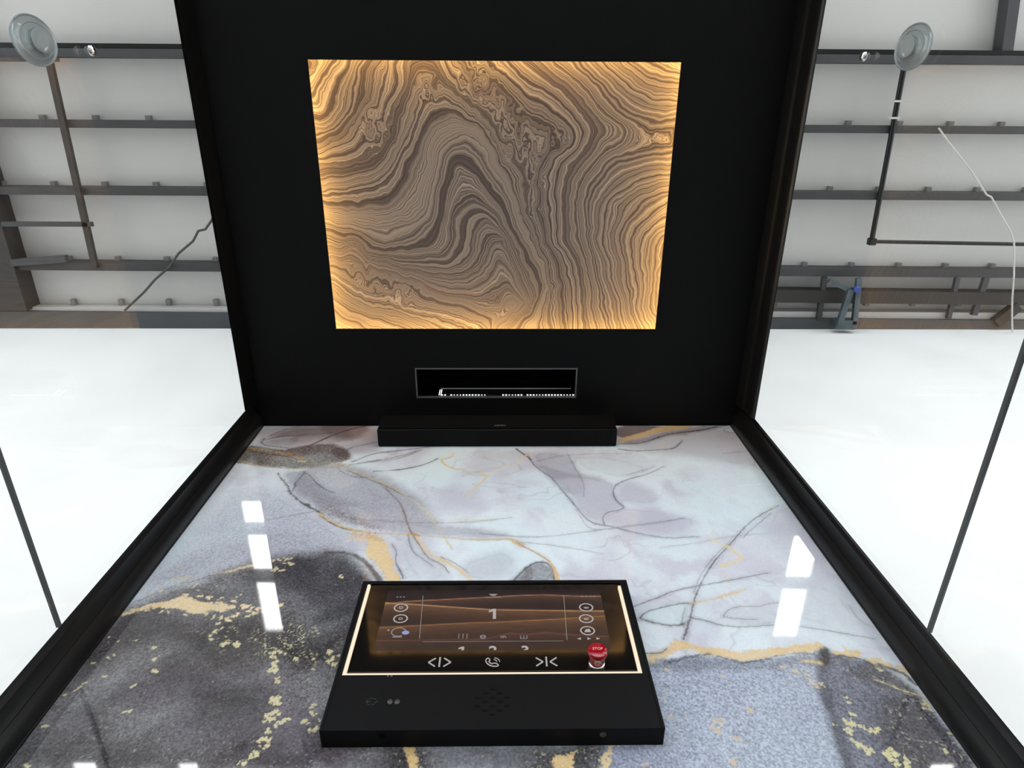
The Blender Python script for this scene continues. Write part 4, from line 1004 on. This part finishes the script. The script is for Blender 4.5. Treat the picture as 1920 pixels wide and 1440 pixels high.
def display():
    nx, nz = 220, 90
    X, Z = np.meshgrid(np.linspace(dx0, dx1, nx), np.linspace(dz0, dz1, nz))
    u = (X - dx0) / (dx1 - dx0); v = (Z - dz0) / (dz1 - dz0)

    def ridge(pts): a = np.array(pts); w = on_y(580 + a[:, 0] / 2.743, 1070 + a[:, 1] / 2.743, 0.7208); return np.interp(X, w[:, 0], w[:, 1])
    r1 = ridge([(340, 178), (500, 158), (700, 148), (945, 135), (1080, 128), (1200, 124), (1350, 130), (1540, 132)])
    r2 = ridge([(340, 160), (420, 168), (560, 175), (800, 192), (945, 201), (1100, 203), (1300, 206), (1560, 208)])
    r3 = ridge([(330, 292), (420, 290), (600, 280), (800, 270), (945, 265), (1100, 258), (1300, 248), (1540, 232)])
    r4 = ridge([(330, 360), (900, 352), (1030, 322), (1130, 326), (1220, 318), (1300, 326), (1560, 340)])
    base = lin((44, 34, 35)); c_ = np.tile(base, X.shape + (1,)).astype(float)
    streak = fbm(X * 60 + Z * 30, Z * 300, 81, 3)

    def band(r, cl, fall, st):
        nonlocal c_
        d = r - Z; mk = np.where(d > 0, np.exp(-d / fall), np.exp(d / 0.0012)) * st * (0.7 + 0.6 * streak)
        c_ = c_ + (lin(cl) - c_ * 0.5) * np.clip(mk, 0, 1)[..., None]
    band(r1, (92, 66, 52), 0.010, 0.75); band(r2, (112, 80, 54), 0.017, 0.75); band(r3, (102, 74, 52), 0.017, 0.7); band(r4, (86, 60, 58), 0.010, 0.35)
    for r, cl, w_, am in [(r1, (182, 134, 88), 0.0007, 0.8), (r2, (206, 160, 114), 0.0008, 0.85), (r3, (168, 116, 74), 0.0008, 0.75), (r4, (150, 92, 84), 0.0007, 0.4)]:
        mk = np.exp(-((Z - r) / w_) ** 2) * am * (0.6 + 0.6 * streak); c_ = c_ * (1 - np.clip(mk, 0, 1)[..., None]) + lin(cl) * np.clip(mk, 0, 1)[..., None]
    top = sstep(0.90, 1.0, v)[..., None]; c_ = c_ * (1 - top) + lin((34, 28, 30)) * top
    bot = (1 - sstep(0.02, 0.25, v))[..., None] * 0.75; c_ = c_ * (1 - bot) + lin((40, 35, 37)) * bot
    V = np.stack([X, np.full(X.shape, 0.7208), Z + CH], -1).reshape(-1, 3) - np.array(con.location)
    ii = (np.arange(nz - 1)[:, None] * nx + np.arange(nx - 1)[None]).ravel()
    F = np.stack([ii, ii + 1, ii + nx + 1, ii + nx], 1)
    me = bpy.data.meshes.new('display'); me.from_pydata(V.tolist(), [], F.tolist()); me.update()
    A = me.attributes.new('picture', 'FLOAT_COLOR', 'POINT')
    A.data.foreach_set('color', np.concatenate([np.clip(c_, 0, 1).reshape(-1, 3), np.ones((nx * nz, 1))], 1).astype(np.float32).ravel())
    me.materials.append(M['screen'])
    o = bpy.data.objects.new('display', me); col.objects.link(o); o.parent = con
    return tag(o, 'lit touch screen with brown dune picture')


dsp = display()
IY = 0.7203
MB().prism([(-0.0150, 0.7920), (-0.0102, 0.7920), (-0.0102, 0.7705), (-0.0150, 0.7705), (-0.0150, 0.7868), (-0.0215, 0.7848), (-0.0215, 0.7882)], 'y', IY, IY + 0.0004).build('floor_number', M['icon'], dsp)
for k, (cx_, cz_) in enumerate([(-0.1600, 0.7958), (-0.1572, 0.7720), (0.1321, 0.7943), (0.1292, 0.7698), (0.1283, 0.7450)]):
    mb = MB().ring((cx_, cz_), 0.0092, 0.0113, IY, 0.0004)
    if k < 2: mb.ring((cx_, cz_), 0.0022, 0.0032, IY, 0.0004)
    elif k < 4:
        mb.stroke((cx_ - 0.004, cz_), (cx_ + 0.004, cz_), 0.0012, IY, 0.0004); mb.stroke((cx_ - 0.003, cz_ - 0.002), (cx_ + 0.003, cz_ - 0.002), 0.0008, IY, 0.0004)
    else: mb.prism([(cx_ - 0.005, cz_ - 0.003), (cx_ + 0.005, cz_ - 0.003), (cx_ + 0.003, cz_ + 0.0038), (cx_ - 0.003, cz_ + 0.0022)], 'y', IY, IY + 0.0004)
    mb.build('round_icon', M['icon'], dsp)
mb = MB().ring((-0.1560, 0.7445), 0.0098, 0.0114, IY, 0.0004, a0=0.3, a1=5.3); mb.stroke((-0.164, 0.7345), (-0.150, 0.7345), 0.0016, IY, 0.0004); mb.box(-0.1735, -0.1705, IY, IY + 0.0004, 0.7465, 0.7495)
mb.build('dial_icon', M['icon_dim'], dsp)
MB().lathe([(0.0055, 0), (0.0055, 0.0004)], (-0.1455, IY + 0.0004, 0.7430), (0, -1, 0), 20, (0.7, 1)).build('moon_icon', M['icon_blue'], dsp)
mb = MB(); mb.stroke((-0.1283, 0.8225), (-0.1232, 0.7310), 0.0009, IY, 0.0003); mb.stroke((0.0990, 0.8215), (0.0955, 0.7270), 0.0009, IY, 0.0003); mb.stroke((-0.118, 0.7248), (0.090, 0.7248), 0.0005, IY, 0.0003)
mb.build('divider_line', M['icon_dim'], dsp)
mb = MB()
for dx in (-0.006, 0, 0.006): mb.stroke((-0.0590 + dx, 0.7310), (-0.0590 + dx, 0.7400), 0.0011, IY, 0.0003)
mb.build('bars_icon', M['icon_dim'], dsp)
mb = MB().ring((-0.0291, 0.7337), 0.0030, 0.0046, IY, 0.0003); mb.stroke((-0.0325, 0.7337), (-0.0257, 0.7337), 0.0008, IY, 0.0003)
mb.build('light_icon', M['icon_dim'], dsp)
mb = MB().ring((0.0012, 0.7322), 0.0030, 0.0042, IY, 0.0003, a0=-0.3, a1=math.pi + 0.3); mb.ring((0.0012, 0.7322), 0.0006, 0.0014, IY, 0.0003)
mb.build('gauge_icon', M['icon_dim'], dsp)
mb = MB()
for dx in (-0.0048, 0, 0.0048): mb.stroke((0.0316 + dx, 0.7300), (0.0316 + dx, 0.7360), 0.0009, IY, 0.0003)
mb.stroke((0.0262, 0.7300), (0.0370, 0.7300), 0.0008, IY, 0.0003)
mb.build('book_icon', M['icon_dim'], dsp)
mb = MB(); mb.prism([(-0.022, 0.8260), (-0.008, 0.8260), (-0.012, 0.8215), (-0.018, 0.8215)], 'y', IY, IY + 0.0003); mb.stroke((-0.027, 0.8180), (-0.003, 0.8180), 0.0010, IY, 0.0003)
mb.build('status_icon', M['icon_dim'], dsp)
for X in (-0.1705, -0.1655, -0.1600): MB().stroke((X, 0.8200), (X + 0.0025, 0.8200), 0.0018, IY, 0.0003).build('status_mark', M['icon_dim'], dsp)
for X in (0.1270, 0.1330, 0.1400, 0.1460): MB().stroke((X, 0.8190), (X + 0.0040, 0.8190), 0.0013, IY, 0.0003).build('status_mark', M['icon_dim'], dsp)
for X, s_ in ((0.1140, -1), (0.1285, 1), (0.1420, 1)):
    MB().prism([(X - 0.0024 * s_, 0.7268), (X - 0.0024 * s_, 0.7312), (X + 0.0030 * s_, 0.7290)], 'y', IY, IY + 0.0003).build('arrow_icon', M['icon'], dsp)
for bt, X in (('1', -0.0590), ('2', -0.0138), ('3', 0.0329)):
    if bt == '1': MB().prism([(X - 0.0006, 0.7148), (X + 0.0030, 0.7148), (X + 0.0030, 0.6980), (X - 0.0006, 0.6980), (X - 0.0006, 0.7112), (X - 0.0052, 0.7100), (X - 0.0052, 0.7124)], 'y', IY, IY + 0.0004).build('floor_button', M['icon'], dsp)
    else: text('floor_button', bt, 0.0235, X, IY, 0.7060, M['icon'], dsp, offset=0.0005, sx=1.1)
# black lower band of the glass covers the foot of the display
MB().box(gx0 + 0.001, gx1 - 0.001, 0.7194, 0.7212, gz0 + 0.0005, 0.7070).build('button_strip', M['black_glass'], con)
BY = 0.7189
mb = MB()
for s_ in (-1, 1):
    a = (-0.0892 + s_ * 0.0060, 0.6925); tip = (-0.0892 + s_ * 0.0158, 0.6850); b_ = (-0.0892 + s_ * 0.0060, 0.6775)
    mb.stroke(a, tip, 0.0020, BY, 0.0005); mb.stroke(tip, b_, 0.0020, BY, 0.0005)
mb.stroke((-0.0892, 0.6940), (-0.0892, 0.6768), 0.0024, BY, 0.0005)
mb.build('door_open_button', M['icon'], con)
mb = MB()
for s_ in (-1, 1):
    a = (0.0624 + s_ * 0.0148, 0.6922); tip = (0.0624 + s_ * 0.0050, 0.6847); b_ = (0.0624 + s_ * 0.0148, 0.6772)
    mb.stroke(a, tip, 0.0020, BY, 0.0005); mb.stroke(tip, b_, 0.0020, BY, 0.0005)
mb.stroke((0.0624, 0.6938), (0.0624, 0.6766), 0.0024, BY, 0.0005)
mb.build('door_close_button', M['icon'], con)
mb = MB()
hp = [(-0.0238, 0.6888), (-0.0236, 0.6855), (-0.0216, 0.6820), (-0.0180, 0.6790), (-0.0138, 0.6774), (-0.0092, 0.6772), (-0.0060, 0.6780)]
for p_, q_ in zip(hp[:-1], hp[1:]): mb.stroke(p_, q_, 0.0016, BY, 0.0005)
ip = [(-0.0238, 0.6888), (-0.0216, 0.6920), (-0.0190, 0.6912), (-0.0178, 0.6880), (-0.0196, 0.6858), (-0.0176, 0.6832), (-0.0146, 0.6818), (-0.0118, 0.6832), (-0.0086, 0.6822), (-0.0060, 0.6800), (-0.0060, 0.6780)]
for p_, q_ in zip(ip[:-1], ip[1:]): mb.stroke(p_, q_, 0.0014, BY, 0.0005)
mb.ring((-0.0138, 0.6850), 0.0050, 0.0062, BY, 0.0005, a0=0.0, a1=1.35, n=14); mb.ring((-0.0138, 0.6850), 0.0092, 0.0104, BY, 0.0005, a0=0.0, a1=1.35, n=14)
mb.build('call_button', M['icon'], con)
# emergency stop
es = (0.1334, 0.6822)
ring = MB().lathe([(0.0112, 0), (0.0116, 0.0016), (0.0104, 0.0024), (0.0090, 0.0022), (0.0088, 0)], (es[0], 0.7194, es[1]), (0, -1, 0), 36).build('stop_button_ring', M['chrome'], con, smooth=True)
cap = MB().lathe([(0.0094, 0), (0.0112, 0.003), (0.0118, 0.010), (0.0124, 0.0150), (0.0138, 0.0180), (0.0143, 0.0205), (0.0142, 0.0228), (0.0130, 0.0248), (0.0100, 0.0258), (0.0040, 0.0262)], (es[0], 0.7194, es[1]), (0, -1, 0), 40).build('stop_button', M['red_plastic'], con, smooth=True)
text('stop_lettering', 'STOP', 0.0062, es[0], 0.7194 - 0.0264, es[1] + 0.0002, M['pale_print'], cap)
# speaker holes, sensors, emblem on the lower face
mb = MB(); LY = FY - 0.0003
for row, xs_ in [(0.6385, [0]), (0.6318, [-1, 1]), (0.6250, [-2, 0, 2]), (0.6184, [-1, 1]), (0.6118, [-2, 0, 2]), (0.6052, [-1, 1]), (0.5990, [0])]:
    for q in xs_: mb.lathe([(0.0036, 0), (0.0036, 0.0004)], (-0.0133 + q * 0.0098, FY, row), (0, -1, 0), 20, (0.55, 1.15))
tag(mb.build('speaker_holes', M['black_hole'], con), 'diamond pattern of small speaker holes')
for X in (-0.1487, -0.1393):
    MB().lathe([(0.0037, 0), (0.0036, 0.0008), (0.0024, 0.0016), (0.0008, 0.0019)], (X, FY, 0.6193), (0, -1, 0), 24, (1.15, 1)).build('sensor', M['sensor_grey'], con, smooth=True)
mb = MB().ring((-0.1730, 0.6200), 0.0062, 0.0070, FY - 0.0003, 0.0003, a0=0.5, a1=5.6); mb.stroke((-0.1815, 0.6200), (-0.1745, 0.6200), 0.0012, FY - 0.0003, 0.0003); mb.stroke((-0.1690, 0.6185), (-0.1640, 0.6200), 0.0012, FY - 0.0003, 0.0003)
mb.build('emblem', mat('emblem_grey', (0.018, 0.018, 0.019), 0.5), con)
for X in (-0.1595, -0.1545): MB().box(X, X + 0.0022, FY - 0.0003, FY, 0.6610, 0.6622).build('tick_mark', M['icon_dim'], con)
# fixing screws in the underside
for X, mt_ in ((-0.1523, M['black_hole']), (0.1280, M['sensor_grey'])):
    MB().lathe([(0.0042, 0), (0.0044, 0.0006), (0.0030, 0.0008), (0.0028, 0.0002)], (X, 0.7300, bz0), (0, 0, -1), 24).build('screw', mt_, con, smooth=True)

# ------------------------------------------------------------------ things fixed to the glass
def cup(x, y, z, side, label):
    e = tag(empty('suction_cup', (x, y, z + CH)), label, 'suction cup', 'clear suction cups on the glass')
    ax = (side, 0, 0)
    MB().lathe([(0.0296, 0.0002), (0.0304, 0.0008), (0.0304, 0.0018), (0.0296, 0.0024), (0.0286, 0.0022), (0.0280, 0.0015), (0.0240, 0.0030), (0.0226, 0.0046), (0.0212, 0.0050), (0.0204, 0.0044), (0.0170, 0.0060), (0.0140, 0.0075), (0.0128, 0.0070), (0.0175, 0.0045), (0.0230, 0.0022), (0.0275, 0.0008), (0.0280, 0.0002)], (x, y, z), ax, 48, (1.55, 1.06)).build('cup', M['clear_plastic'], e, smooth=True)
    MB().lathe([(0.0110, 0.0072), (0.0112, 0.0100), (0.0150, 0.0108), (0.0152, 0.0126), (0.0140, 0.0134), (0.0060, 0.0137)], (x, y, z), ax, 40, (1.5, 1.05)).build('knob', M['clear_plastic'], e, smooth=True)


cup(XGL, -0.0855, 0.9990, 1, 'clear suction cup stuck on the left glass pane near its top')
cup(XGR, -0.0925, 1.0750, -1, 'clear suction cup stuck on the right glass pane near its top')
for x, y, z, s_, lb in [(XGL, -0.0832, 1.1284, 1, 'small shiny metal bolt beside the left clear suction cup'), (XGR, -0.0894, 1.2134, -1, 'small shiny metal bolt beside the right clear suction cup')]:
    tag(MB().lathe([(0.0060, 0), (0.0075, 0.0010), (0.0072, 0.0040), (0.0055, 0.0068), (0.0020, 0.0080)], (x, y, z), (s_, 0, 0), 28).build('glass_bolt', M['chrome'], smooth=True), lb, 'bolt', 'bolts through the glass')

# ------------------------------------------------------------------ warehouse around the lift
structure(MB().box(-9, 9, 1.47, 1.57, -0.97, HR + 0.10).build('wall_warehouse', M['white_wall']))
rf = MB(); zr = HR + 0.12
SKY = [(-2.205, -1.965, -2.96, -1.54), (2.555, 2.785, -3.06, -1.50), (-4.44, -4.20, -6.0, -4.70), (-3.36, -3.16, -6.0, -4.72), (2.98, 3.20, -6.0, -4.98), (4.54, 4.80, -6.0, -4.84)]
# roof sheet with the rooflight openings left free
xs_ = sorted({-9.0, 9.0} | {q for s in SKY for q in s[:2]}); ys_ = sorted({-9.0, 1.60} | {q for s in SKY for q in s[2:]})
for i in range(len(xs_) - 1):
    for j in range(len(ys_) - 1):
        mxx = (xs_[i] + xs_[i + 1]) / 2; myy = (ys_[j] + ys_[j + 1]) / 2
        if any(s[0] < mxx < s[1] and s[2] < myy < s[3] for s in SKY): continue
        rf.box(xs_[i], xs_[i + 1], ys_[j], ys_[j + 1], zr, zr + 0.03)
structure(rf.build('ceiling_warehouse', M['roof_sheet']))
for k, s in enumerate(SKY):
    structure(MB().box(s[0], s[1], s[2], s[3], zr + 0.03, zr + 0.04).build('window_%d' % (k + 1), M['daylight']))

NAMES = ['first', 'second', 'third']


def purlin(yl, yr, xl_, xr_, w, h, material, label, clips=None, name='roof_purlin', group='steel purlins under the warehouse roof'):
    e = tag(empty(name, (0, (yl + yr) / 2, HR + CH)), label, 'roof beam', group)
    def Y(x): return yl + (yr - yl) * (x + 2.6) / 5.4
    MB().beam((xl_, Y(xl_), HR), (xr_, Y(xr_), HR), w, h).build('bar', material, e)
    if clips:
        for x in clips:
            yy = Y(x) - w / 2 - 0.016
            MB().box(x - 0.016, x + 0.016, yy - 0.012, yy + 0.0165, HR + 0.085, HR + 0.119).build('clip', M['clip_grey'], e)
    return e


def clipx(a, b): return [a - 0.345 * k for k in range(0, 5)] + [b + 0.345 * k for k in range(0, 5)]


purlin(0.089, 0.095, -6, 6, 0.048, 0.119, M['steel_dark'], 'grey roof purlin nearest below the thick double roof beam', clipx(-1.98, 2.31))
purlin(0.508, 0.518, -6, 6, 0.050, 0.119, M['steel_dark'], 'grey roof purlin second below the thick double roof beam', clipx(-2.02, 2.27))
purlin(1.020, 1.050, -6, 6, 0.054, 0.119, M['steel_dark'], 'grey roof purlin nearest to the top of the white wall', clipx(-2.05, 2.19))
purlin(-1.76, -1.80, -6, 6, 0.055, 0.119, M['steel_dark'], 'roof purlin crossing under the rooflights, upper dark band in the marble reflection', None)
purlin(-2.25, -2.37, -6, 6, 0.055, 0.119, M['steel_dark'], 'roof purlin crossing under the rooflights, lower dark band in the marble reflection', None)
# thick double beam
e = tag(empty('roof_beam', (0, -0.33, HR + CH)), 'thick dark double roof beam behind the suction cups', 'roof beam')
MB().beam((-6, -0.322, HR), (6, -0.318, HR), 0.048, 0.118).build('lower_channel', M['steel_grey'], e)
MB().beam((-6, -0.362, HR + 0.008), (6, -0.358, HR + 0.008), 0.026, 0.11).build('upper_channel', M['black_frame'], e)
MB().box(-4.2, -2.79, -0.30, -0.272, HR - 0.004, HR + 0.06).build('splice_plate', M['steel_dark'], e)
# member at the top right corner
tag(MB().beam((3.20, -0.30, HR + 0.01), (3.10, -0.95, HR + 0.01), 0.07, 0.09).build('roof_strut', M['steel_grey']), 'grey strut running up from the thick roof beam at the right', 'roof strut')
# rafter at far left
tag(MB().box(-3.95, -3.395, -2.2, 1.33, HR - 0.03, HR + 0.119).build('rafter', M['steel_brown']), 'wide dark rafter along the far left of the roof', 'rafter')
tag(MB().beam((-3.40, 0.985, HR - 0.04), (-3.02, 0.955, HR - 0.04), 0.045, 0.04).build('rafter_bracket', M['steel_grey']), 'short slanted steel bracket where the rafter meets a purlin', 'bracket')
# eave: pale trim, fascia
MB_e = MB(); MB_e.beam((-6, 1.335, HR + 0.03), (6, 1.385, HR + 0.03), 0.05, 0.08)
tag(MB_e.build('eave_trim', M['pale_trim']), 'thin pale trim strip along the roof edge above the fascia', 'trim strip')
clipe = MB()
ev = tag(empty('fascia_beam', (0, 1.40, HR + CH)), 'flat dark grey fascia beam along the top of the white wall', 'fascia beam')
MB().add([(-6, 1.322, HR), (6, 1.420, HR), (6, 1.47, HR), (-6, 1.47, HR), (-6, 1.322, HR + 0.03), (6, 1.420, HR + 0.03), (6, 1.47, HR + 0.03), (-6, 1.47, HR + 0.03)],
         [(0, 3, 2, 1), (4, 5, 6, 7), (0, 1, 5, 4), (1, 2, 6, 5), (2, 3, 7, 6), (3, 0, 4, 7)]).build('board', M['fascia'], ev)
for x in clipx(-2.10, 2.02):
    MB().box(x - 0.016, x + 0.016, 1.280, 1.318, HR + 0.085, HR + 0.119).build('clip', M['clip_grey'], ev)
# conduits
tag(MB().beam((-2.808, -0.29, HR - 0.03), (-2.842, 1.02, HR - 0.03), 0.038, 0.03).build('conduit', M['steel_brown']), 'brown conduit crossing the purlins from the left suction cup', 'conduit', 'conduits under the roof')
tag(MB().beam((-3.40, 0.722, HR - 0.03), (-2.79, 0.722, HR - 0.03), 0.030, 0.03).build('conduit', M['steel_dark']), 'short dark conduit between the rafter and the brown conduit', 'conduit', 'conduits under the roof')
cq = tag(empty('conduit', (2.55, 0.3, HR + CH)), 'black conduit with elbow turning to the right under the roof', 'conduit', 'conduits under the roof')
MB().tube([(2.536, -0.30, HR - 0.017), (2.577, 0.815, HR - 0.017)], 0.017).build('pipe', M['black_frame'], cq, smooth=True)
MB().tube([(2.577, 0.822, HR - 0.017), (5.2, 0.860, HR - 0.017)], 0.013).build('pipe', M['black_frame'], cq, smooth=True)
MB().box(2.552, 2.602, 0.797, 0.845, HR - 0.042, HR + 0.002).build('elbow', M['black_frame'], cq, bevel=0.006)
for y in (-0.075, 0.025): MB().box(2.515, 2.572, y - 0.006, y + 0.006, HR - 0.037, HR + 0.001).build('clip', M['cord_white'], cq)
# second beam level at the right with posts and a brace
b2 = tag(empty('wall_beam', (3, 1.22, HR + CH)), 'dark brown beam close above the fascia at the right', 'roof beam')
MB().beam((1.55, 1.212, HR - 0.02), (5.6, 1.250, HR - 0.02), 0.092, 0.10).build('beam', M['steel_brown'], b2)
MB().beam((2.555, 1.170, HR - 0.026), (2.560, 1.272, HR - 0.026), 0.022, 0.006).build('strap', M['cord_white'], b2)
MB().beam((3.765, 1.285, HR - 0.03), (3.640, 1.420, HR - 0.03), 0.075, 0.05).build('brace', M['steel_brown'], b2)
for k, (p, q, w) in enumerate([((2.306, 1.08, HR - 0.012), (2.325, 1.40, HR - 0.012), 0.034), ((3.270, 1.07, HR - 0.008), (3.288, 1.385, HR - 0.008), 0.030), ((3.480, 1.08, HR - 0.008), (3.470, 1.36, HR - 0.008), 0.040)]):
    tag(MB().beam(p, q, w, 0.03).build('roof_hanger', M['steel_dark'] if k == 0 else M['steel_grey']), ['dark hanger bar left of the bluish steel bracket', 'grey hanger bar crossing the dark brown beam, right of the steel bracket', 'wide grey hanger bar crossing the dark brown beam beside the white cord'][k], 'hanger bar', 'hanger bars under the roof edge')
bk = tag(empty('steel_bracket', (2.5, 1.2, HR + CH - 0.1)), 'bluish galvanised steel bracket with arm standing against the fascia', 'bracket')
zz = HR - 0.09
MB().beam((2.300, 1.085, zz), (2.462, 1.152, zz - 0.02), 0.030, 0.03).build('arm', M['blue_steel'], bk)
MB().beam((2.452, 1.140, zz - 0.03), (2.425, 1.400, zz - 0.03), 0.040, 0.03).build('post', M['blue_steel'], bk)
MB().beam((2.500, 1.06, zz - 0.02), (2.540, 1.400, zz - 0.02), 0.036, 0.03).build('post', M['blue_steel'], bk)
MB().box(2.405, 2.560, 1.365, 1.440, zz - 0.020, zz + 0.05).build('foot', M['blue_steel'], bk, bevel=0.01)
MB().lathe([(0.018, 0), (0.024, 0.006), (0.024, 0.022), (0.016, 0.03)], (2.487, 1.135, zz - 0.02), (0, 0, -1), 20).build('knob', M['blue_plastic'], bk, smooth=True)
# cables
def wavy(pts, z, n=6):
    out = []
    for i in range(len(pts) - 1):
        for k in range(n):
            t = k / n; out.append((pts[i][0] + (pts[i + 1][0] - pts[i][0]) * t, pts[i][1] + (pts[i + 1][1] - pts[i][1]) * t, z))
    out.append((pts[-1][0], pts[-1][1], z)); return out


kz = (HR - 0.012) / HR
cl = [(-1.80, 0.46), (-1.985, 0.695), (-2.039, 0.756), (-2.089, 0.767), (-2.138, 0.837), (-2.254, 0.922), (-2.335, 1.016), (-2.459, 1.111), (-2.553, 1.20), (-2.719, 1.334)]
tag(MB().tube([(a * kz, b_ * kz, c_) for a, b_, c_ in wavy(cl, HR - 0.012, 3)], 0.008, 8).build('cable', M['cable_dark'], smooth=True), 'thin dark cable running crookedly under the roof at the left', 'cable')
kz = (HR - 0.10) / HR
cr_ = [(2.864, 0.084), (2.95, 0.168), (3.041, 0.248), (3.162, 0.356), (3.308, 0.505), (3.345, 0.520), (3.455, 0.647), (3.553, 0.756), (3.600, 0.83), (3.630, 0.924), (3.672, 1.06), (3.714, 1.235), (3.755, 1.37), (3.795, 1.49)]
tag(MB().tube([(a * kz, b_ * kz, c_) for a, b_, c_ in wavy(cr_, HR - 0.10, 3)], 0.0058, 8).build('cord', M['cord_white'], smooth=True), 'thin white cord hanging below the roof at the right', 'cord')
